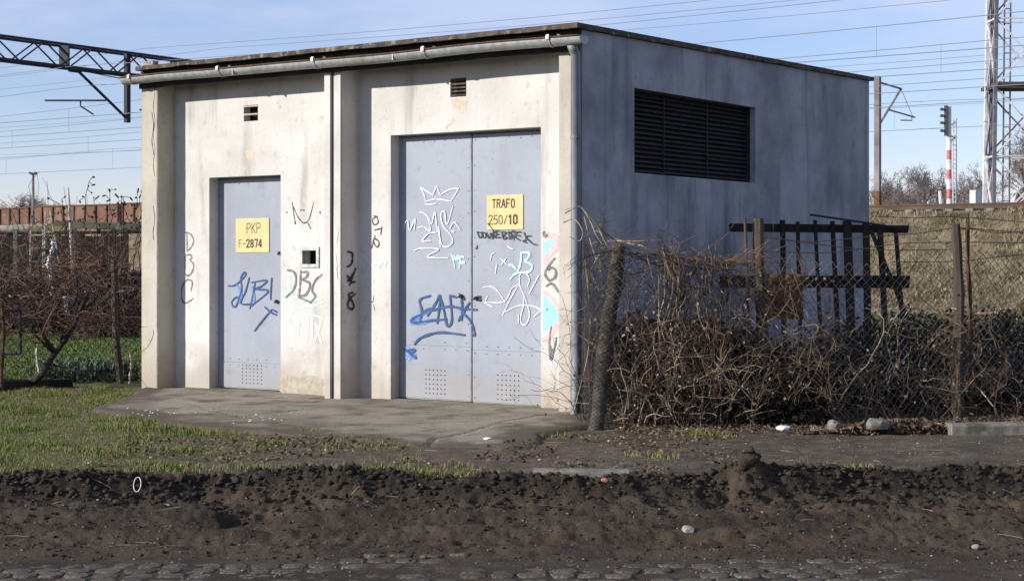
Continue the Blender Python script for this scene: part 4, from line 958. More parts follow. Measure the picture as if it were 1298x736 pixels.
# denser drift of leaves near the kerb
n = 1500; pxs = rng.uniform(1010, 1205, n); vv = 13.1 + np.abs(rng.normal(0, .16, n)); uu = (pxs - 649) / 2170 * vv
hz_ = .10 * np.exp(-((pxs - 1140) / 70) ** 2) * rng.uniform(0, 1, n)
Vv, Ff = leaves(uvw(uu, vv, ground_h(uu, vv) + .01 + hz_), .05, .1)
tag(mesh_np('leaf_drift', Vv, Ff, M['dead_leaf']), 'drift of curled brown leaves against the end of the kerb', 'leaves', kind='stuff')
# straw and twigs lying about
m = MB()
for _ in range(190):
    uu = random.uniform(-2.8, 4.2); vv = random.uniform(9.2, 13.2)
    if random.random() < .45: uu = random.uniform(.7, 4.2); vv = 13.2 + .33 * (uu - .7) * .9 + random.gauss(0, .12)
    l_ = random.uniform(.04, .16); a = random.uniform(-.6, .6) + (math.pi if random.random() < .5 else 0); z = gz(uu, vv) + .012
    p0 = UV(uu, vv, z); p1 = UV(uu + l_ * math.cos(a), vv + l_ * math.sin(a), gz(uu + l_ * math.cos(a), vv + l_ * math.sin(a)) + .014)
    w_ = world_uv(p0[0], p0[1])
    if on_apron(p0[0], p0[1]): continue
    m.tube([p0, (p0 + p1) / 2 + np.array([0, 0, .003]), p1], .0014, 3, cap=False)
tag(m.build('loose_straw', M['vine_pale']), 'loose straws and thin twigs lying on the soil', 'twigs', kind='stuff')

def lump(name, x, y, w, h, mt, label, cat, zoff=0.0, seed=0, parent=None, zz=None, vfix=None):
    """one stone of its own shape resting on the ground where the photo shows it"""
    r = np.random.default_rng(seed)
    if vfix: p = px(x, y, vfix)
    else:
        vv = 10.0
        for _ in range(12):
            zc = gz((x - 649) / 2170 * vv, vv) if zz is None else zz
            vv = .5 * vv + .5 * (1.28 - zc) * 2170 / (y - 338)
        p = px(x, y, vv); p[2] = zc
    bm2 = bmesh.new(); bmesh.ops.create_icosphere(bm2, subdivisions=2, radius=1)
    a = np.array([q.co[:] for q in bm2.verts]); f2 = [tuple(q.index for q in g_.verts) for g_ in bm2.faces]; bm2.free()
    n_ = .16 * fbm(a[:, 0] * 1.4 + seed, a[:, 1] * 1.4 + a[:, 2] * 2.1, 3, seed)
    for _ in range(9):
        nn_ = r.normal(size=3); nn_ /= np.linalg.norm(nn_); dd_ = a @ nn_; lim = r.uniform(.62, .85); a = a - np.outer(np.clip(dd_ - lim, 0, None), nn_)
    a = a * (1 + n_[:, None]) * (w / 2, w / 2 * r.uniform(.75, 1.1), h / 2); a[:, 2] = np.maximum(a[:, 2], -h * .42)
    mm = MB(); mm.v = [tuple(q + p + (0, 0, h * .36 + zoff)) for q in a]; mm.f = f2
    o = mm.build(name, mt, org=p); return tag(o, label, cat)
lump('stone', 873, 676, .085, .075, M['stone'], 'rounded pale grey stone lying alone in the mud', 'stone', seed=3)
lump('stone', 1237, 696, .055, .036, M['stone'], 'small flat pale stone on the mud near the road edge', 'stone', seed=5)
lump('brick_chip', 962, 647, .034, .026, M['brick'], 'pink brick chip in the dug mud', 'brick', seed=8)
lump('brick_chip', 766, 616, .05, .035, M['brick'], 'orange brick fragment beside the sunken kerb', 'brick', seed=9)
lump('soil_clump', 948, 604, .15, .09, M['clod'], 'large dark clump of soil on top of the mud ridge', 'soil', seed=12)
lump('stone', 1000, 519, .16, .15, M['stone'], 'square grey stone block at the foot of the wire fence', 'stone', seed=14, vfix=14.05, zoff=-.05)
lump('stone', 1057, 545, .14, .10, M['concrete'], 'mossy rubble lump at the fence foot beside the leaf drift', 'stone', seed=15, zz=0.02)
lump('stone', 1112, 545, .20, .12, M['concrete'], 'broad rubble stone behind the leaf drift', 'stone', seed=16, zz=0.03)
lump('crumpled_paper', 993, 545, .12, .05, M['white_plastic'], 'crumpled white scrap of plastic at the fence foot', 'litter', seed=18, zz=0.02)
lump('plaster_chip', 618, 557, .07, .022, M['white_plastic'], 'flat white chip of plaster lying on the apron', 'debris', seed=20, zz=.02)
n = 46; a = rng.uniform(0, 1, n); ppx = np.where(a < .5, rng.normal(185, 28, n), rng.normal(338, 30, n)); ppy = np.where(a < .5, 524 + rng.normal(0, 3.5, n), 530 - (ppx - 338) * .13 + rng.normal(0, 3, n))
cc = np.array([onp(a_, b_, 2, .03) for a_, b_ in zip(ppx, ppy)]); sz = rng.uniform(.004, .013, n)
rocks('plaster_crumbs', cc + np.array([0, 0, .002]), sz, M['white_plastic'], 'white crumbs of fallen plaster scattered on the apron', 'debris', .4)
# white ring on the mud ridge
vv = 10.36; c_ = px(174, 613.5, vv); m = MB()
zc = max(c_[2], gz((174 - 649) / 2170 * vv, vv) + .05)
ring = [c_ * (1, 1, 0) + np.array([0, 0, zc]) + RT * .022 * math.cos(t) + np.array([0, 0, 1]) * .042 * math.sin(t) + FW * .018 * math.sin(t) for t in np.linspace(0, 2 * math.pi, 25)]
m.tube(ring, .0026, 6, cap=False); tag(m.build('plastic_ring', M['white_plastic'], org=c_ * (1, 1, 0) + np.array([0, 0, zc - .045])), 'white plastic ring standing in the edge of the mud', 'ring')

# ------------------------------------------------------------------ chain-link fences
def chain_link(name, pts, ztop, zbot, cell, r, mt, parent, seed=0, wob=.02):
    """zigzag wires woven between two curves; pts = [(x, y)] plan polyline; ztop(t), zbot(t)"""
    P_ = np.array(pts, float); seg = np.r_[0, np.cumsum(np.hypot(*np.diff(P_, axis=0).T))]; Ln = seg[-1]
    def plan(s): return np.stack([np.interp(s, seg, P_[:, 0]), np.interp(s, seg, P_[:, 1])], -1)
    nrm = np.array([-(P_[-1] - P_[0])[1], (P_[-1] - P_[0])[0]]); nrm = nrm / np.linalg.norm(nrm)
    half = cell / 2; nw = int(Ln / half); rs = np.random.default_rng(seed); m = MB()
    for i in range(nw):
        s0 = i * half; nz = int(1.8 / half); pl = []
        for j in range(nz):
            s = s0 + half * ((j + i) % 2); s = np.clip(s, 0, Ln)
            zt, zb = ztop(s / Ln), zbot(s / Ln); z = zt - j * half
            if z < zb: break
            q = plan(s); bul = wob * float(fbm(np.array([s * 1.5]), np.array([z * 1.5]), 3, 200 + seed)[0]) + (.5 * r if (j + i) % 2 else -.5 * r)
            s2 = wob * .8 * float(fbm(np.array([s * 1.1 + 5]), np.array([z * 1.3]), 2, 210 + seed)[0])
            d = (P_[-1] - P_[0]) / np.linalg.norm(P_[-1] - P_[0])
            pl.append((q[0] + nrm[0] * bul + d[0] * s2, q[1] + nrm[1] * bul + d[1] * s2, z + wob * .7 * float(fbm(np.array([s * .9]), np.array([z + 7.]), 2, 220 + seed)[0])))
        if len(pl) > 2: m.tube(pl, r, 3, cap=False)
    return tag(m.build(name, mt, parent), kind='stuff')
def fence_uv(u): return 13.45 + .328 * (u - .668)
rf = thing('wire_fence', 'sagging chain-link fence overgrown with dry vines beside the building', 'fence', UV(.70, 13.45, 0))
fp = [UV(u, fence_uv(u))[:2] for u in np.linspace(.78, 5.4, 24)]
def rf_top(t):
    u_ = .78 + t * 4.62
    return float(np.interp(u_, [.78, 1.1, 1.6, 1.9, 2.3, 3.0, 3.6, 4.2, 5.4], [1.42, 1.36, 1.33, 1.40, 1.33, 1.30, 1.46, 1.40, 1.42]))
chain_link('chain_link_mesh', fp, rf_top, lambda t: .0 + .04 * math.sin(t * 30),  .078, .0034, M['wire'], rf, 1, .05)
# mesh turned back round the first post towards the wall
bp_ = [UV(.80, 13.50)[:2], UV(.70, 13.42)[:2], UV(.62, 13.52)[:2], UV(.60, 14.0)[:2], np.array([.03, -.02])]
chain_link('chain_link_mesh', bp_, lambda t: 1.42 + .12 * t, lambda t: .03, .074, .0024, M['wire_dark'], rf, 2, .03)
# leaning post
a = px(752, 548, 13.42); b_ = px(783, 313, 13.62); a[2] = -.1
m = MB(); m.tube([a + (b_ - a) * t + RT * .008 * math.sin(t * 9) for t in np.linspace(0, 1, 16)], [.056 + .007 * math.sin(i * 2.1) for i in range(16)], 10)
m.build('post', M['old_concrete'], rf, smooth=True, label='thick leaning concrete post')
m = MB()
for k_ in range(9):                       # mesh wrapped round the post
    for sgn in (1, -1):
        pl = []
        for t in np.linspace(0, 1, 60):
            c_ = a + (b_ - a) * t; an_ = sgn * (t * 34 + k_ * 2 * math.pi / 9); rr_ = .066 + .008 * math.sin(t * 50 + k_)
            pl.append(c_ + RT * rr_ * math.cos(an_) + FW * rr_ * math.sin(an_))
        m.tube(pl, .002, 3, cap=False)
tag(m.build('wrapped_mesh', M['wire_dark'], rf), kind='stuff')
def log_post(xa, ya, xb, yb, v_, r0, r1, mt, parent, name='post', n=7):
    p0 = px(xa, ya, v_); p1 = px(xb, yb, v_); p0[2] = -.1
    m = MB(); m.tube([p0 + (p1 - p0) * t + RT * .012 * math.sin(t * 7 + xa) for t in np.linspace(0, 1, 10)], [r0 + (r1 - r0) * t + .005 * math.sin(t * 31) for t in np.linspace(0, 1, 10)], n)
    return m.build(name, mt, parent)
log_post(966, 540, 963, 277, 14.08, .062, .045, M['old_wood'], rf)
log_post(946, 540, 946, 276, 14.04, .013, .012, M['old_wood'], rf, n=8)
log_post(1216, 545, 1213, 284, 14.34, .055, .038, M['old_wood'], rf)
log_post(1230, 545, 1228, 270, 14.44, .017, .016, M['rust'], rf, n=8)
# barbed strands
def strand(P_, r=.0032, barbs=True, mt=None, parent=None, name='barbed_wire'):
    c_ = catmull(P_, 10); m = MB(); m.tube(c_, r, 4, cap=False)
    if barbs:
        for i in range(2, len(c_) - 2, 3):
            for k_ in range(2):
                d = np.array([random.gauss(0, 1) for _ in range(3)]); d /= np.linalg.norm(d); m.tube([c_[i] - d * .016, c_[i] + d * .016], .0016, 3, cap=False)
    return m.build(name, mt or M['wire_dark'], parent)
def fv(x): return fence_uv((x - 649) / 2170 * 13.9)
for pts in ([(762, 290), (790, 312), (830, 335), (865, 330), (926, 288)], [(783, 317), (840, 330), (900, 342), (963, 340)], [(783, 322), (830, 322), (880, 330), (945, 333)],
            [(963, 300), (1030, 306), (1100, 300), (1160, 296), (1213, 289), (1260, 292), (1320, 297)], [(963, 318), (1050, 320), (1140, 309), (1213, 307), (1320, 308)], [(963, 300), (1100, 316), (1213, 316)],
            [(1213, 292), (1228, 290), (1270, 295), (1320, 290)], [(1130, 332), (1213, 331), (1260, 326), (1320, 320)], [(1105, 274), (1160, 276), (1213, 275), (1320, 283)]):
    strand([px(x, y, fv(x) + random.uniform(-.02, .02)) for x, y in pts], parent=rf)

# wooden trellis gate leaning in the shade behind the fence
TV = 15.75
tg = thing('wooden_trellis', 'dark wooden trellis frame of upright pickets standing behind the wire fence', 'trellis', UV((1040 - 649) / 2170 * TV, TV, 0))
MB().beam(px(925, 288.5, TV), px(1151, 290.5, TV), .05, .068, jit=.006).build('rail', M['dark_wood'], tg)
MB().beam(px(912, 357, TV + .02), px(1153, 357, TV + .02), .05, .10, jit=.008).build('rail', M['dark_wood'], tg)
for (xt, yt, xb, w_) in ((992, 279, 994, .042), (1011, 281, 1014, .036), (1033, 279, 1040, .032), (1055, 280, 1062, .038), (1074, 280, 1079, .075), (1098, 281, 1100, .062), (1115, 285, 1122, .05), (1135, 286, 1145, .034)):
    t0 = px(xt, yt, TV - .06); b0 = px(xb, 420, TV - .06); b0 = t0 + (b0 - t0) * ((t0[2] + .05) / (t0[2] - b0[2]))
    MB().beam(t0, b0, w_, .028, jit=.003).build('picket', M['dark_wood'], tg)
MB().beam(px(1104, 292, TV - .1), px(1150, 402, TV - .1), .035, .025, up=(FW[0], FW[1], 0)).build('brace', M['dark_wood'], tg)
m = MB(); m.tube([px(1027, 272, 15.5), px(1075, 279, 15.55), px(1142, 289, 15.62)], .011, 6)
tag(m.build('iron_rod', M['steel_dark'], org=px(1085, 281, 15.56)), 'thin dark iron rod resting across the top of the trellis', 'rod')
# rusty sheet tied on the fence
v_ = fv(993) + .05; q = [px(970, 347, v_), px(1017, 347, v_ + .03), px(1019, 405, v_ + .02), px(968, 403, v_)]; m = MB(); n_ = 8
for i in range(n_ + 1):
    for j in range(n_ + 1):
        s, t = i / n_, j / n_; p_ = (q[0] * (1 - s) + q[1] * s) * (1 - t) + (q[3] * (1 - s) + q[2] * s) * t
        m.v.append(tuple(p_ + FW * .025 * float(fbm(np.array([s * 3]), np.array([t * 3]), 2, 4)[0]) + RT * .008 * random.uniform(-1, 1)))
for i in range(n_):
    for j in range(n_): m.f.append((i * (n_ + 1) + j, i * (n_ + 1) + j + 1, (i + 1) * (n_ + 1) + j + 1, (i + 1) * (n_ + 1) + j))
o = m.build('rusty_sheet', M['rust_sheet'], org=px(993, 404, v_)); o.modifiers.new('s', 'SOLIDIFY').thickness = .006
tag(o, 'square rusty brown sheet of metal tied to the wire fence', 'metal sheet')

# ------------------------------------------------------------------ dry vines and brambles
def wander(p0, d0, L_, n, curl, drop, rs):
    pts = [np.array(p0, float)]; d = np.array(d0, float); d /= np.linalg.norm(d)
    for i in range(n):
        d = d + rs.normal(size=3) * curl + np.array([0, 0, -drop]); d /= np.linalg.norm(d); pts.append(pts[-1] + d * L_ / n)
        if pts[-1][2] < .01: pts[-1][2] = .01; d[2] = abs(d[2]) * .2
    return pts
def vine_bush(name, label, x0, x1, ytop, v0, n, seed, mt, mt2, group=None, leafs=250, depth=.25):
    rs = np.random.default_rng(seed); base = UV(((x0 + x1) / 2 - 649) / 2170 * v0, v0, 0)
    t = thing(name, label, 'vine', base, group); ms = [MB(), MB()]; lc = []
    for i in range(n):
        xx = rs.uniform(x0, x1); vv = v0 + rs.normal(0, depth * .5); hang = rs.uniform() < .45
        if hang:
            yt = ytop + rs.uniform(0, 90); p0 = px(xx, yt, vv); d = RT * rs.normal(0, .4) + FW * rs.normal(0, .35) + np.array([0, 0, -.8])
            pts = wander(p0, d, rs.uniform(.3, 1.0), 9, .28, .05, rs)
        else:
            p0 = UV((xx - 649) / 2170 * vv, vv, .0); d = RT * rs.normal(0, .35) + FW * rs.normal(0, .25) + np.array([0, 0, 1.])
            pts = wander(p0, d, min(rs.uniform(.5, 1.7), (px(0, ytop, vv)[2]) * 1.15), 12, .27, .02, rs)
        r = .0012 + .0055 * rs.uniform() ** 2.2; w = 0 if rs.uniform() < .84 else 1
        ms[w].tube(pts, np.linspace(r, r * .45, len(pts)), 3, cap=False)
        for _ in range(4):
            k_ = rs.integers(2, len(pts) - 1); pp = wander(pts[k_], rs.normal(size=3), rs.uniform(.08, .35), 5, .3, .05, rs); ms[w].tube(pp, np.linspace(r * .6, r * .3, 6), 3, cap=False)
        if leafs:
            for _ in range(max(1, leafs // n)): lc.append(pts[rs.integers(1, len(pts))] + rs.normal(0, .02, 3))
    ms[0].build('canes', mt, t); ms[1].build('pale_canes', mt2, t)
    if lc:
        Vv, Ff = leaves(np.array(lc), .034); tag(mesh_np('withered_leaves', Vv, Ff, M['dead_leaf'], t), kind='stuff')
    return t
V_, VP = M['vine'], M['vine_pale']
vine_bush('dry_vine', 'dense dry vine tangle climbing the chain-link beside the leaning post', 785, 880, 318, 13.72, 120, 1, V_, VP, leafs=380)
vine_bush('dry_vine', 'reddish dry vine clump between the leaning post and the rusty sheet', 860, 965, 318, 13.84, 140, 2, V_, VP, leafs=420)
vine_bush('dry_vine', 'dry vines smothering the fence below the rusty sheet', 950, 1060, 345, 14.05, 70, 3, V_, VP, leafs=300)
vine_bush('dry_vine', 'sparse dry vines on the fence in front of the trellis pickets', 1050, 1190, 370, 14.22, 46, 4, V_, VP, leafs=220)
vine_bush('dry_vine', 'dry vines wound round the dark wooden post by the kerb', 1180, 1320, 365, 14.42, 46, 5, V_, VP, leafs=260)
vine_bush('dry_vine', 'bleached vine hanging between the downpipe and the leaning post', 738, 775, 275, 13.85, 42, 6, M['wire_dark'], VP, leafs=60, depth=.3)
# thick runners over the fence top and down by the downpipe
rt_ = thing('vine_runner', 'bleached looping vine stems over the fence top at the downpipe', 'vine', UV(.66, 13.7, 0))
for pts, r in (([(716, 270), (735, 262), (748, 280), (757, 300), (770, 318)], .007), ([(742, 268), (756, 285), (766, 305), (775, 322)], .006), ([(741, 275), (747, 300), (756, 330), (762, 345)], .006), ([(714, 282), (728, 278), (738, 292), (735, 305), (722, 300)], .005),
               ([(755, 292), (790, 306), (815, 312), (835, 322), (870, 320)], .007), ([(836, 302), (850, 325), (855, 360), (862, 400), (880, 440)], .008), ([(838, 306), (860, 330), (858, 380), (850, 420), (868, 470), (885, 520)], .007), ([(770, 305), (800, 306), (838, 304)], .006),
               ([(742, 330), (748, 400), (745, 450), (733, 500), (728, 520)], .005), ([(760, 322), (745, 350), (748, 360)], .005), ([(735, 262), (728, 262), (716, 266)], .004), ([(895, 325), (890, 350), (892, 400), (905, 430), (893, 470)], .005), ([(920, 330), (926, 370), (910, 420), (900, 470)], .005), ([(893, 400), (890, 440), (900, 500), (908, 530)], .006)):
    c_ = catmull([px(x, y, (13.62 if x < 800 else fv(x) - .05) + random.uniform(-.03, .03)) for x, y in pts], 6)
    MB().tube(c_, np.linspace(r, r * .55, len(c_)), 5).build('stem', VP if r < .0075 else V_, rt_)
# fine tangle creeping along the top wire
rs = np.random.default_rng(91); m = MB()
for _ in range(150):
    x = rs.uniform(775, 965); y = np.interp(x, [775, 830, 900, 965], [318, 325, 338, 330]) + rs.normal(0, 7); d = RT * rs.choice((-1, 1)) + FW * rs.normal(0, .25) + np.array([0, 0, rs.normal(0, .35)])
    m.tube(wander(px(x, y, fv(x) + rs.normal(0, .05)), d, rs.uniform(.2, .55), 7, .22, .03, rs), np.linspace(.0035, .0015, 8), 3, cap=False)
for _ in range(120):
    x = rs.uniform(742, 785); y = rs.uniform(280, 520); m.tube(wander(px(x, y, 13.75 + rs.normal(0, .12)), rs.normal(size=3), rs.uniform(.1, .4), 6, .3, .05, rs), np.linspace(.003, .0014, 7), 3, cap=False)
tag(m.build('fine_tangle', V_, rt_), kind='stuff')
# curled leaves hanging in the vines, pale to paint in whitish highlights
rs = np.random.default_rng(77); n_ = 420; xx = np.r_[rs.uniform(790, 970, 260), rs.uniform(970, 1290, 160)]; yy = rs.uniform(345, 520, n_)
cc = np.array([px(a, b_, fv(a) - .07 + rs.normal(0, .04)) for a, b_ in zip(xx, yy)]); Vv, Ff = leaves(cc, .036)
tag(mesh_np('curled_leaves', Vv, Ff, M['vine_pale'], rt_), kind='stuff')
for _ in range(46):
    x0 = random.choice((838, 845, 855, 862, 890, 896, 915, 1005)) + random.gauss(0, 7); y0 = random.uniform(308, 350); pts = [(x0, y0)]
    while pts[-1][1] < y0 + random.uniform(90, 220): pts.append((pts[-1][0] + random.gauss(2.5, 8), pts[-1][1] + random.uniform(18, 34)))
    c_ = catmull([px(x, y, fv(x) - .06 + random.gauss(0, .03)) for x, y in pts], 4)
    MB().tube(c_, np.linspace(.0045, .002, len(c_)), 4).build('stem', V_ if random.random() < .7 else VP, rt_)
# pale bent stalks low on the fence and out to the right
st_ = thing('dead_stalks', 'pale dead stalks bent against the lower fence', 'stalks', UV(1.4, 13.6, 0))
rs = np.random.default_rng(44)
for _ in range(60):
    x = rs.uniform(790, 960); vv = fv(x) - .12; p0 = px(x, rs.uniform(470, 540), vv); p0[2] = max(p0[2], .02)
    MB().tube(wander(p0, RT * rs.normal(0, .6) + np.array([0, 0, rs.uniform(.1, 1)]), rs.uniform(.15, .45), 6, .22, .12, rs), np.linspace(.0042, .002, 7), 4, cap=False).build('stalk', VP, st_)
for _ in range(26):
    x = rs.uniform(1000, 1300); vv = fv(x) - .06; p0 = px(x, rs.uniform(400, 520), vv)
    MB().tube(wander(p0, RT * rs.normal(0, .8) + np.array([0, 0, rs.uniform(-1, 1)]), rs.uniform(.12, .4), 5, .25, .05, rs), np.linspace(.0035, .0015, 6), 4, cap=False).build('stalk', VP, st_)

# dark thicket between fence and wall, ivy in the building's shade further right
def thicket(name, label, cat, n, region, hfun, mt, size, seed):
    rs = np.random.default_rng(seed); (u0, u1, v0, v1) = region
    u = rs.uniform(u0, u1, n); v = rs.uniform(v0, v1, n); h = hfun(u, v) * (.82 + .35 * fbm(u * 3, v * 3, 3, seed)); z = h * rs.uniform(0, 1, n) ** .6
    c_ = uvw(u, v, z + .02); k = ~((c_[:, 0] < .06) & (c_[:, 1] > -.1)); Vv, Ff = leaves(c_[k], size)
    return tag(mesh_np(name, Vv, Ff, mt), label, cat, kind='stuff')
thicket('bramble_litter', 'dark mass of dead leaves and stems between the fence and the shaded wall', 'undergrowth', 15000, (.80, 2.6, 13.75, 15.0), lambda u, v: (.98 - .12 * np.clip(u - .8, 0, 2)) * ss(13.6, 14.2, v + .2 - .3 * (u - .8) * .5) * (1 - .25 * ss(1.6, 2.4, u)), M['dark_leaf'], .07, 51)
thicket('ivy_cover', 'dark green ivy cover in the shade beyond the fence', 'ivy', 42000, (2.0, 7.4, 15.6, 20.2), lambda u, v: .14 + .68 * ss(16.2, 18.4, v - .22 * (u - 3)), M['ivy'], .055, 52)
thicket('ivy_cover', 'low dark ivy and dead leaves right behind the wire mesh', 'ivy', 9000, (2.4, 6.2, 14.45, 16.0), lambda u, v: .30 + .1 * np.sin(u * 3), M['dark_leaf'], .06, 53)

# ------------------------------------------------------------------ left garden fence
LF0, LF1 = onp(-60, 498, 2, 0), onp(178, 484, 2, 0)
lf = thing('wire_fence', 'low chain-link garden fence running left from the building', 'fence', LF1)
lfd = (LF1 - LF0); LL = np.linalg.norm(lfd); lfd = lfd / LL
chain_link('chain_link_mesh', [LF0[:2], LF1[:2] + lfd[:2] * .8], lambda t: 1.15 + .03 * math.sin(t * 9), lambda t: .02, .115, .0042, M['wire_dark'], lf, 3, .03)
MB().beam(LF0 + (0, 0, .06), onp(90, 489, 2, 0) + (0, 0, .04), .05, .10, jit=.02).build('dark_strip', M['dark_wood'], lf)  # dark bar put along the fence foot for the dark band there
for (xa, ya, xb, yb, r0) in ((152, 486, 143, 330, .04), (3, 495, 3, 385, .022), (49, 490, 48, 440, .02), (166, 486, 165, 447, .015)):
    p0 = onp(xa, ya, 2, 0); v_ = (p0 - CAM) @ FW; log_post(xa, ya, xb, yb, v_, r0, r0 * .85, M['old_wood'] if r0 > .03 else M['pale_wood'] if r0 < .021 else M['rust'], lf)
m = MB(); v_ = 17.9
m.tube([px(-40, 449, v_), px(26, 448, v_)], .016, 6); m.tube([px(26, 448.5, v_), px(25.5, 392, v_)], .016, 6); m.tube([px(25.5, 393, v_), px(-40, 391, v_)], .014, 6)
o = m.build('gate_frame', M['steel_dark'], org=px(0, 449, v_)); tag(o, 'dark tubular metal gate frame leaning on the garden fence', 'gate frame')
# crooked shrub
cs = thing('crooked_shrub', 'crooked bare shrub with a dark leaning trunk at the garden fence', 'shrub', onp(20, 490, 2, 0)); v_ = 18.1
def limb(pts, r0, r1, name='branch', par=None):
    c_ = catmull([px(x, y, v_ + .15 * math.sin(x * .1)) for x, y in pts], 6); return MB().tube(c_, np.linspace(r0, r1, len(c_)), 7).build(name, M['shrub_bark'], par or cs, smooth=True)
limb([(-12, 489), (25, 486), (50, 477), (62, 458), (72, 445), (84, 428), (95, 410), (102, 392), (112, 370)], .048, .016, 'trunk')
limb([(70, 447), (55, 425), (48, 405), (40, 385), (30, 360)], .022, .01); limb([(78, 440), (78, 420), (76, 414), (66, 412), (65, 404), (72, 392), (80, 370)], .018, .008)
limb([(95, 410), (90, 395), (98, 372), (96, 350)], .016, .007); limb([(68, 448), (45, 425), (30, 415), (20, 400)], .014, .006); limb([(100, 395), (120, 380), (130, 355), (150, 340)], .016, .006)
limb([(66, 436), (50, 434), (40, 433), (28, 425)], .010, .005); limb([(60, 465), (66, 462), (100, 470), (140, 468)], .014, .006)
rs = np.random.default_rng(5); m = MB()
for _ in range(320):
    x, y = rs.uniform(-10, 138), rs.uniform(300, 430); d = RT * rs.normal(0, 1) + np.array([0, 0, rs.uniform(-.3, 1)]) + FW * rs.normal(0, .5)
    m.tube(wander(px(x, y, v_ + rs.normal(0, .3)), d, rs.uniform(.25, .9), 7, .25, .03, rs), np.linspace(.0055, .002, 8), 3, cap=False)
m.build('twigs', M['bramble'], cs)
# bulb leaves
bp0 = onp(104, 482, 2, 0); rt, hh = [], []
for _ in range(330):
    q = bp0[:2] + rng.normal(size=2) * (.22, .20); rt.append((q[0], q[1], .0)); hh.append(random.uniform(.12, .36))
bpl = thing('bulb_plant', 'clump of grey green bulb leaves at the garden fence', 'plant', bp0)
blades('leaves', np.array(rt), np.array(hh), .026, M['bulb_leaf'], .9, parent=bpl)
cc = np.array([onp(x, y, 2, 0) + (0, 0, rng.uniform(.02, .14)) for x, y in zip(rng.uniform(60, 175, 900), rng.uniform(470, 486, 900))]); Vv, Ff = leaves(cc, .06)
tag(mesh_np('fence_litter', Vv, Ff, M['dark_leaf']), 'dark rotted leaves under the garden fence', 'leaves', kind='stuff')

# ------------------------------------------------------------------ allotment clutter
PVv = 38.0
pg = thing('garden_shed', 'open shed, its inner shade painted as black boards, with mossy roof rails behind the brambles', 'shed', UV((85 - 649) / 2170 * (PVv + 2), PVv + 2, 0))
sv = PVv + 2.2
for i, x in enumerate(np.arange(-52, 150, 10.0)):
    a = px(x, 300, sv); b_ = px(x + 9.4, 300, sv); zt = px(0, 296 + (3 if i % 3 else 0), sv)[2]
    MB().add([(*a[:2], -.05), (*b_[:2], -.05), (*(b_ + FW * .03)[:2], -.05), (*(a + FW * .03)[:2], -.05), (*a[:2], zt), (*b_[:2], zt + random.uniform(-.03, .03)), (*(b_ + FW * .03)[:2], zt), (*(a + FW * .03)[:2], zt)],
             [(0, 3, 2, 1), (4, 5, 6, 7), (0, 1, 5, 4), (1, 2, 6, 5), (2, 3, 7, 6), (3, 0, 4, 7)]).build('plank', M['shed_shade_board'], pg)
MB().beam(px(-60, 291, PVv), px(60, 286, PVv), .10, .10, jit=.02).build('beam', M['pale_wood'], pg)
MB().beam(px(70, 284, PVv), px(180, 289, PVv), .10, .13, jit=.02).build('beam', M['green_wood'], pg)
MB().beam(px(36, 289, PVv - .2), px(90, 288, PVv - .2), .16, .06, jit=.01).build('plank_shelf', M['yellow_green'], pg)
MB().beam(px(-40, 296, PVv + 1), px(178, 294, PVv + 1), .9, .05).build('roof', M['shed_shade_board'], pg)
for x, mt in ((20, M['green_wood']), (144, M['shed_shade_board']), (160, M['shed_shade_board']), (-30, M['green_wood']), (94, M['green_wood'])):
    t0 = px(x, 287, PVv); MB().beam((t0[0], t0[1], -.05), t0, .09, .09).build('post', mt, pg)
# ladders, pole
def ladder(name, label, xs, ys, v_, nr, parentmat):
    (xa, xb, xc, xd), (yt, yb) = xs, ys
    t = thing(name, label, 'ladder', px((xc + xd) / 2, yb, v_)); A0, A1, B0, B1 = px(xa, yt, v_), px(xc, yb, v_), px(xb, yt, v_), px(xd, yb, v_)
    MB().tube([A0, A1], .018, 6).build('stile', parentmat, t); MB().tube([B0, B1], .018, 6).build('stile', parentmat, t)
    for k in range(nr):
        s = (k + .6) / nr; MB().tube([A0 + (A1 - A0) * s, B0 + (B1 - B0) * s], .018, 5).build('rung', M['alu'], t)
    return t
ladder('ladder', 'thin pale ladder leaning on the garden shed', (39, 55, 38, 54), (288, 372), 37.6, 5, M['alu'])
ladder('step_ladder', 'white step ladder beside the tall garden pole', (58, 64, 56, 78), (268, 350), 37.2, 5, M['alu'])
MB_ = MB().tube([px(86.5, 238, 37), px(88, 262, 37), px(92, 340, 37), px(94, 372, 37)], [.012, .03, .035, .035], 7); tag(MB_.build('garden_pole', M['alu'], org=px(94, 372, 37)), 'tall slanting white pole beside the step ladder', 'pole')
for (x0, x1, y, lab) in ((10, 72, 375, 'pale narrow plank bench under the brambles'), (105, 166, 370, 'pale plank bench near the building under the brambles')):
    t = thing('plank_bench', lab, 'bench', px((x0 + x1) / 2, 408, 34.)); MB().beam(px(x0, y, 34.), px(x1, y - 1, 34.), .25, .05).build('seat', M['pale_wood'], t)
    for x in (x0 + 6, x1 - 6): MB().beam(px(x, y, 34.), px(x, y, 34.) * (1, 1, 0), .05, .05).build('leg', M['pale_wood'], t)
c_ = px(89, 402, 33.5); m = MB(); m.tube([c_, c_ + (0, 0, .22), c_ + (0, 0, .42)], [.10, .13, .14], 12); tag(m.build('bucket', M['bucket'], org=c_), 'pale blue bucket standing on the lawn under the brambles', 'bucket')
c_ = px(64, 372, 34.4); m = MB()
pts = [c_ + RT * .05 * math.sin(t * 9) + np.array([0, 0, t * 1.1]) for t in np.linspace(0, 1, 22)]; m.tube(pts, [.018 + .045 * abs(math.sin(i * 1.9)) ** 2 for i in range(22)], 7)
tag(m.build('hanging_rag', M['white_plastic'], org=c_), 'white rag hanging at the foot of the step ladder', 'rag')
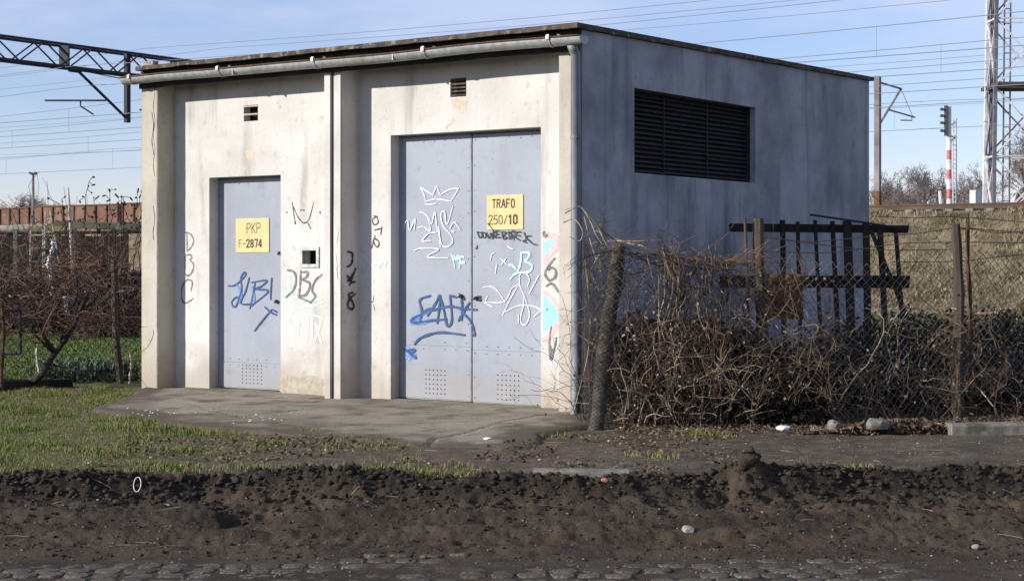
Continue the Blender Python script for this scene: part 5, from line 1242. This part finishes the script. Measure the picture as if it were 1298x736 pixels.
# bramble bushes
def bramble(label, x, v_, w, h, n, seed):
    rs = np.random.default_rng(seed); base = UV((x - 649) / 2170 * v_, v_, 0); t = thing('bramble_bush', label, 'bush', base, None); m = MB(); m2 = MB()
    for i in range(n):
        p0 = base + RT * rs.normal(0, w * .35) + FW * rs.normal(0, .5); a = rs.normal(0, 1); d = RT * a * .7 + FW * rs.normal(0, .5) + np.array([0, 0, 1.5])
        L_ = h * rs.uniform(1.0, 2.1); pts = wander(p0, d, L_, 13, .10, .13, rs); r = rs.uniform(.006, .014)
        (m if rs.uniform() < .85 else m2).tube(pts, np.linspace(r, r * .4, 14), 3, cap=False)
        for _ in range(3):
            k = rs.integers(3, 12); m.tube(wander(pts[k], rs.normal(size=3), rs.uniform(.2, .6), 4, .3, .05, rs), np.linspace(r * .6, r * .3, 5), 3, cap=False)
    m.build('canes', M['bramble'], t); m2.build('pale_canes', M['vine'], t)
    c_ = base + np.stack([rs.normal(0, 1, 700), rs.normal(0, 1, 700), np.zeros(700)], 1) * (w * .4, .5, 0); c_[:, 2] = rs.uniform(.05, h * .8, 700)
    Vv, Ff = leaves(c_, .10); tag(mesh_np('withered_leaves', Vv, Ff, M['dark_leaf'], t), kind='stuff')
for i, (x, v_, w, h, lab) in enumerate(((-20, 33, 1.6, 1.5, 'arching bramble bush beside the gate frame end of the garden'), (30, 35.5, 1.5, 1.5, 'arching bramble bush in front of the thin ladder'), (78, 34, 1.4, 1.45, 'arching bramble bush around the pale bucket'),
                                       (118, 36, 1.5, 1.75, 'tall reddish bramble bush under the mossy rail'), (158, 34.5, 1.5, 1.6, 'reddish bramble bush against the corner of the building'), (135, 31, 1.0, 1.2, 'low bramble bush standing forward on the lawn'))):
    bramble(lab, x, v_, w, h * .88, 80, 60 + i)
# dark hedge mass behind the brambles
u = rng.uniform(-13.2, -7.6, 9000); v = rng.uniform(36.5, 39.5, 9000); z = rng.uniform(0, 1.15, 9000)
Vv, Ff = leaves(uvw(u, v, z), .13); tag(mesh_np('hedge_mass', Vv, Ff, M['dark_leaf']), 'dark leafless hedge mass at the back of the allotment', 'hedge', kind='stuff')
# tall dead stems over the wagons
ds = thing('dead_weed', 'tall dead weed stems rising above the mossy shed rail', 'weeds', px(110, 380, 36.5)); rs = np.random.default_rng(9)
for (x0, y0, x1, y1) in ((98, 285, 113, 228), (96, 280, 78, 252), (138, 290, 142, 240), (150, 290, 152, 250), (160, 290, 158, 250), (170, 290, 173, 250), (128, 290, 120, 256), (176, 290, 178, 246)):
    a, b_ = px(x0, y0 + 60, 36.5), px(x1, y1, 36.5); pts = [a + (b_ - a) * t + rs.normal(0, .03, 3) for t in np.linspace(0, 1, 10)]; m = MB(); m.tube(pts, np.linspace(.014, .006, 10), 4)
    for k in range(4, 10):
        for _ in range(2):
            q = pts[k] + rs.normal(0, .07, 3); m.tube([pts[k], q], .007, 3); m.tube([q, q + rs.normal(0, .04, 3)], .02, 4)
    m.build('stem', M['shrub_bark'], ds)

# ------------------------------------------------------------------ freight wagons
def wagon(x0, x1, y, label, zt, group):
    z0 = EZ + .22; t = thing('freight_wagon', label, 'wagon', ((x0 + x1) / 2, y, z0), group)
    MB().box((x0, y - 1.4, z0 + 1.0), (x1, y + 1.4, z0 + 1.25)).build('underframe', M['wagon_rib'], t)
    n = max(3, int(round((x1 - x0) / 1.25))); w = (x1 - x0) / n
    for side in (-1, 1):
        for k in range(n):
            o = MB().box((x0 + k * w + .05, y + side * 1.36 - .03, z0 + 1.25), (x0 + (k + 1) * w - .05, y + side * 1.36 + .03, zt - .1)).build('side_panel', M['wagon'], t)
        for k in range(n + 1): MB().box((x0 + k * w - .06, y + side * 1.42 - .07, z0 + 1.2), (x0 + k * w + .06, y + side * 1.42 + .05, zt - .06)).build('rib', M['wagon_rib'], t)
        MB().box((x0 - .06, y + side * 1.40 - .08, zt - .1), (x1 + .06, y + side * 1.40 + .06, zt)).build('top_rail', M['wagon'], t)
    for x in (x0, x1): MB().box((x - .04, y - 1.33, z0 + 1.25), (x + .04, y + 1.33, zt - .02)).build('end_panel', M['wagon'], t)
    for xc in (x0 + 1.6, x0 + 3.4, x1 - 3.4, x1 - 1.6):
        for side in (-.75, .75): m = MB(); m.tube([(xc, y + side - .06, z0 + .46), (xc, y + side + .06, z0 + .46)], .46, 16); m.build('wheel', M['steel_dark'], t)
    return t
def wx(p_x, y): return onp(p_x, 270, 1, y)[0]
wagon(wx(-95, 81), wx(54, 81), 81, 'orange rust open goods wagon in line with the lamp post', 6.18, 'goods wagons standing on the embankment')
wagon(wx(58, 81), wx(167, 81), 81, 'brown ribbed open goods wagon beyond the step ladder', 6.25, 'goods wagons standing on the embankment')
wagon(wx(173, 81), wx(290, 81), 81, 'dark brown goods wagon mostly hidden by the transformer house', 6.3, 'goods wagons standing on the embankment')

# ------------------------------------------------------------------ overhead line equipment
TR = (44.0, 50.0, 56.0, 62.0, 75.0)
for i, y in enumerate(TR):
    t = thing('overhead_line', ('overhead line of two thin wires nearest the embankment edge', 'second overhead line of two thin wires from the embankment edge', 'third overhead line of two thin wires from the embankment edge', 'fourth overhead line of two thin wires from the embankment edge', 'overhead line carried by the slender catenary mast with triangular bracket')[i], 'wire', (-20, y, EZ), 'overhead lines above the tracks')
    zc, zm = 8.62, 10.15; span = 62; off = (-58 + (0, 0, 0, 0, 30)[i])
    xs = np.arange(-330, 90, 3.1); f_ = ((xs - off) % span) / span; sagm = zm - .55 * 4 * f_ * (1 - f_)
    MB().tube([(a, y, b_) for a, b_ in zip(xs, sagm)], .015, 4, cap=False).build('messenger_wire', M['wire_over'], t)
    MB().tube([(a, y, zc) for a in xs[::4]], .017, 4, cap=False).build('contact_wire', M['wire_over'], t)
    for a in np.arange(-128, 60, 12.4):
        fr_ = ((a - off) % span) / span; MB().tube([(a, y, zm - .55 * 4 * fr_ * (1 - fr_)), (a, y, zc)], .008, 3, cap=False).build('dropper', M['wire_over'], t)
for y, z in ((47.5, 12.3), (68, 11.9), (84, 11.2), (42.5, 10.9), (53, 12.9), (60, 13.4)):
    t = tag(MB().tube([(a, y, z - .5 * math.sin(((a + 58) % 62) / 62 * math.pi)) for a in np.arange(-330, 90, 6.2)], .013, 4, cap=False).build('feeder_wire', M['wire_over'], org=(-20, y, z)), 'single thin feeder wire high above the tracks', 'wire', 'feeder wires')
# lattice gantry across the tracks
GX, gy0, gy1, gzb, gzt = -58.0, 31.0, 79.0, 10.95, 12.02
ga = thing('lattice_gantry', 'dark steel lattice gantry spanning the tracks', 'gantry', (GX, gy0, 0))
for x in (GX - .4, GX + .4):
    for z in (gzb, gzt): MB().beam((x, gy0, z), (x, gy1, z), .11, .11).build('chord', M['steel_dark'], ga)
ny = 32; ly = np.linspace(gy0, gy1, ny + 1)
for k in range(ny):
    for x in (GX - .4, GX + .4):
        a, b_ = (gzb, gzt) if k % 2 == 0 else (gzt, gzb); MB().beam((x, ly[k], a), (x, ly[k + 1], b_), .06, .06).build('lattice_bar', M['steel_dark'], ga)
    if k % 8 == 0: MB().box((GX - .35, ly[k] - .04, gzb), (GX + .35, ly[k] + .04, gzt)).build('end_frame', M['steel_dark'], ga)
for y in (gy0 + .2, gy1 - .2): MB().box((GX - .3, y - .25, 0 if y < 33 else EZ), (GX + .3, y + .25, gzb)).build('leg', M['steel_dark'], ga)
for k, y in enumerate((47.0, 53.0, 59.0, 65.0)):
    m = MB(); m.box((GX - .12, y - .12, 8.55), (GX + .12, y + .12, gzt)); hp = m.build('drop_post', M['steel_dark'], ga)
    MB().tube([(GX, y - .1, 8.8), (GX, y - 3.15, 10.85)], .075, 6).build('cantilever_tube', M['steel_dark'], hp)
    MB().tube([(GX, y - 3.7, 10.85), (GX, y - 3.0, 10.85)], .10, 6).build('insulator', M['steel_dark'], hp)
    MB().tube([(GX, y - 1.4, 9.55), (GX, y - 5.2, 9.25)], .05, 6).build('registration_arm', M['mast'], hp)
    MB().tube([(GX, y - 3.0, 9.4), (GX, y - 3.0, 9.15), (GX, y - 2.2, 8.8)], .04, 5).build('steady_arm', M['steel_dark'], hp)
    MB().tube([(GX, y - 3.2, 10.9), (GX, y, 10.7)], .025, 4).build('stay', M['steel_dark'], hp)
# single mast on the right
mx = onp(1112.5, 265, 1, 72.0)[0]; mt_ = thing('catenary_mast', 'slender steel catenary mast with a triangular bracket behind the building', 'mast', (mx, 72, EZ)); 
MB().box((mx - .14, 71.86, EZ), (mx + .14, 72.14, 11.25)).build('post', M['mast'], mt_)
MB().box((mx - .15, 71.85, EZ + 1.2), (mx + .15, 72.15, EZ + 2.2)).build('warning_band', M['rust_sheet'], mt_)
MB().tube([(mx, 72.1, 10.95), (mx, 75.1, 10.85)], .06, 6).build('top_arm', M['mast'], mt_); MB().tube([(mx, 75.1, 10.85), (mx, 72.1, 8.65)], .065, 6).build('cantilever_tube', M['mast'], mt_)
MB().tube([(mx, 73.5, 9.6), (mx, 77.0, 9.45)], .05, 6).build('registration_arm', M['mast'], mt_); MB().tube([(mx, 76.6, 9.5), (mx, 76.6, 9.25), (mx, 75.0, 9.15)], .035, 5).build('steady_arm', M['mast'], mt_)
MB().tube([(mx, 75.1, 10.85), (mx, 76.7, 9.5)], .018, 4).build('stay', M['mast'], mt_)
# signal mast
sy = 62.0; sg = onp(1203, 265, 1, sy); s0 = thing('signal_mast', 'red and white banded railway signal mast with dark hooded lamps', 'signal', (sg[0], sy, EZ)); v_ = (sg - CAM) @ FW
zt_ = px(0, 135, v_)[2]; zb = np.linspace(EZ, px(0, 178, v_)[2], 10)
for k in range(9): MB().tube([(sg[0], sy, zb[k]), (sg[0], sy, zb[k + 1])], .112, 10).build('mast_band', M['red'] if k % 2 else M['sig_white'], s0, smooth=False)
MB().tube([(sg[0], sy, zb[9]), (sg[0], sy, zt_)], .105, 10).build('mast_top', M['sig_white'], s0)
q = px(1197, 153, v_); hb = MB().beam(px(1199, 134, v_ - .1), px(1199, 172, v_ - .1), .12, .2).build('lamp_board', M['sig_dark'], s0)
for y in (139, 147, 156, 166): MB().beam(px(1196.5, y, v_ - .15), px(1192, y - .5, v_ - .15), .16, .11).build('hood', M['sig_dark'], hb)
for x in (1208, 1212): MB().beam(px(x, 264, v_ + .3), px(x, 150, v_ + .3), .05, .05).build('ladder_stile', M['tower_w'], s0)
for y in range(154, 264, 6): MB().beam(px(1207.5, y, v_ + .3), px(1212.5, y, v_ + .3), .04, .04).build('ladder_rung', M['tower_w'], s0)
for (xa, ya, xb, yb) in ((1203, 160, 1212, 155), (1203, 182, 1212, 172), (1203, 170, 1211, 176)): MB().beam(px(xa, ya, v_), px(xb, yb, v_), .06, .06).build('bracket', M['sig_white'], s0)
# equipment cabinet, leaning stake
c_ = px(1240, 264, v_ + 1); z0 = c_[2] - .9
m = MB(); m.box((c_[0] - .32, c_[1] - .25, EZ), (c_[0] + .32, c_[1] + .25, px(0, 241, v_ + 1)[2])); cb = m.build('equipment_cabinet', M['cabinet'], org=(c_[0], c_[1], EZ), bevel=.02); tag(cb, 'pale grey trackside cabinet beside the lattice tower', 'cabinet')
MB().box((c_[0] - .28, c_[1] - .27, EZ + .2), (c_[0] - .01, c_[1] - .252, px(0, 243, v_ + 1)[2])).build('cabinet_door', M['cabinet'], cb); MB().box((c_[0] + .01, c_[1] - .27, EZ + .2), (c_[0] + .28, c_[1] - .252, px(0, 243, v_ + 1)[2])).build('cabinet_door', M['cabinet'], cb)
p0, p1 = px(1194, 266, v_ - 4), px(1191, 242, v_ - 4); p0[2] = EZ
tag(MB().beam(p0, p1, .09, .09).build('marker_stake', M['sig_white'], org=p0), 'short leaning white stake beside the signal mast', 'stake')
# lattice light tower
TVd = 72.0; tc = px(1296, 265, TVd); tw = thing('lattice_tower', 'tall white and dark lattice light tower on the embankment', 'tower', (tc[0], tc[1], EZ)); 
def tp(sx, sy_, z):
    h = 1.42 - .016 * (z - EZ); return np.array([tc[0], tc[1], z]) + RT * sx * h + FW * sy_ * h * .5
Zt = 26.0
for sx in (-1, 1):
    for sy_ in (-1, 1): MB().beam(tp(sx, sy_, EZ), tp(sx, sy_, Zt), .15, .15).build('leg', M['tower_w'] if (sy_ > 0 or sx > 0) else M['tower_d'], tw)
lev = np.linspace(EZ, Zt, 9)
for k in range(8):
    for (A, B) in (((-1, -1), (1, -1)), ((-1, -1), (-1, 1)), ((1, -1), (1, 1)), ((-1, 1), (1, 1))):
        mt2 = M['tower_w'] if A[1] < 0 and B[1] < 0 else M['tower_d'] if k % 2 else M['tower_w']
        MB().beam(tp(*A, lev[k]), tp(*B, lev[k + 1]), .06, .06).build('brace', mt2, tw); MB().beam(tp(*B, lev[k]), tp(*A, lev[k + 1]), .06, .06).build('brace', mt2, tw)
        MB().beam(tp(*A, lev[k + 1]), tp(*B, lev[k + 1]), .06, .06).build('strut', mt2, tw)
zp = px(0, 110, TVd)[2]
pf = MB().beam(tp(-1.05, 0, zp), tp(1.6, 0, zp), 2.6, .14).build('platform', M['old_wood'], tw)
for sx in (-.62, -.42):
    MB().beam(tp(sx, -.2, EZ), tp(sx, -.2, Zt), .06, .06).build('ladder_stile', M['tower_d'], tw)
MB().beam(tp(-.78, 1.0, EZ), tp(-.78, 1.0, Zt), .26, .26).build('cable_duct', M['tower_d'], tw)
for z in np.arange(EZ + .4, 16, .62): MB().beam(tp(-.62, -.2, z), tp(-.42, -.2, z), .045, .045).build('ladder_rung', M['tower_d'], tw)
# twin-head lamp post far left
lv = 120.0; lp0 = px(42, 300, lv); lp = thing('yard_lamp', 'distant twin-headed yard lamp post above the goods wagons', 'lamp post', (lp0[0], lp0[1], EZ)); zt_ = px(0, 222, lv)[2]
MB().tube([(lp0[0], lp0[1], EZ), (lp0[0], lp0[1], zt_)], [.13, .08], 8).build('post', M['mast'], lp)
for s in (-1, 1): MB().beam(px(42, 221, lv), px(42 + s * 4.5, 219, lv), .3, .14).build('lamp_head', M['sig_dark'], lp)
m = MB().tube(catmull([px(24, 205, 118), px(31, 204.5, 118), px(36, 207, 118), px(40, 209, 118)], 5), .05, 5); 

# ------------------------------------------------------------------ bare trees
HT = []
def tree_mesh(seed, H, dense):
    rs = np.random.default_rng(seed); tr, cr_ = MB(), MB()
    def grow(p, d, L_, r, lvl):
        n = 4; pts = [p]; dd = d
        for i in range(n):
            dd = dd + rs.normal(0, .10 + .05 * lvl, 3) + np.array([0, 0, .05]); dd /= np.linalg.norm(dd); pts.append(pts[-1] + dd * L_ / n)
        (tr if lvl < 2 else cr_).tube(pts, np.linspace(r, r * .62, n + 1), 5 if lvl < 2 else 3, cap=False)
        if lvl >= 5: return
        k = [dense, dense, dense, 4, 4][lvl]
        for j in range(k):
            t = rs.uniform(.35, 1.0); i = min(int(t * n), n - 1); q = pts[i] + (pts[i + 1] - pts[i]) * (t * n - i)
            a = rs.uniform(0, 2 * math.pi); perp = np.cross(dd, [math.cos(a), math.sin(a), .3]); perp /= np.linalg.norm(perp) + 1e-9
            nd = dd * rs.uniform(.55, .95) + perp * rs.uniform(.5, .95); grow(q, nd / np.linalg.norm(nd), L_ * rs.uniform(.55, .78), max(r * .5, .013), lvl + 1)
    grow(np.zeros(3), np.array([0, 0, 1.]), H * .36, H * .018, 0)
    HT.append(max(q[2] for q in cr_.v))
    out = []
    for nm, mm, mt in (('trunk', tr, M['trunk']), ('crown', cr_, M['twig'])):
        me = bpy.data.meshes.new(nm); me.from_pydata(mm.v, [], mm.f); me.materials.append(mt); out.append(me)
    return out
TM = [tree_mesh(300 + k, 8.0, 4) for k in range(4)]
def bare_tree(x, v_, top_y, wide, lab, k, group, base=EZ):
    p = px(x, 265, v_); p[2] = base; h = px(x, top_y, v_)[2] - base; t = thing('bare_tree', lab, 'tree', p, group)
    t.rotation_euler = (0, 0, random.uniform(0, 6)); s = h / HT[k % 4]; t.scale = (s * wide, s * wide, s)
    for me, nm in zip(TM[k % 4], ('trunk', 'crown')):
        o = bpy.data.objects.new(nm, me); col.objects.link(o); o.parent = t
    return t
GR = 'bare trees beyond the railway'
for i, (x, v_, ty, w_) in enumerate(((1120, 130, 215, 1.1), (1140, 150, 222, 1.2), (1158, 160, 212, 1.1), (1172, 150, 206, 1.0), (1186, 165, 208, 1.1), (1214, 150, 202, 1.0), (1228, 160, 214, 1.1), (1150, 120, 240, 1.6), (1180, 118, 242, 1.7), (1215, 120, 238, 1.6), (1128, 118, 244, 1.6), (1240, 140, 228, 1.2))):
    bare_tree(x, v_, ty, w_, 'leafless grey brown tree in the thin row between the mast and the cabinet', i, GR)
for i, (x, v_, ty, w_) in enumerate(((1277, 110, 160, 1.0), (1300, 105, 150, 1.0))):
    bare_tree(x, v_, ty, w_, 'leafless tree standing behind the lattice tower', i + 1, 'bare trees behind the tower')
for i, (x, v_, ty, w_) in enumerate(((12, 200, 252, 1.2), (25, 190, 243, 1.1), (38, 200, 243, 1.2), (52, 195, 248, 1.3), (66, 205, 256, 1.4), (0, 210, 254, 1.3))):
    bare_tree(x, v_, ty, w_, 'distant leafless tree above the goods wagons near the yard lamp', i + 2, 'distant trees on the left')
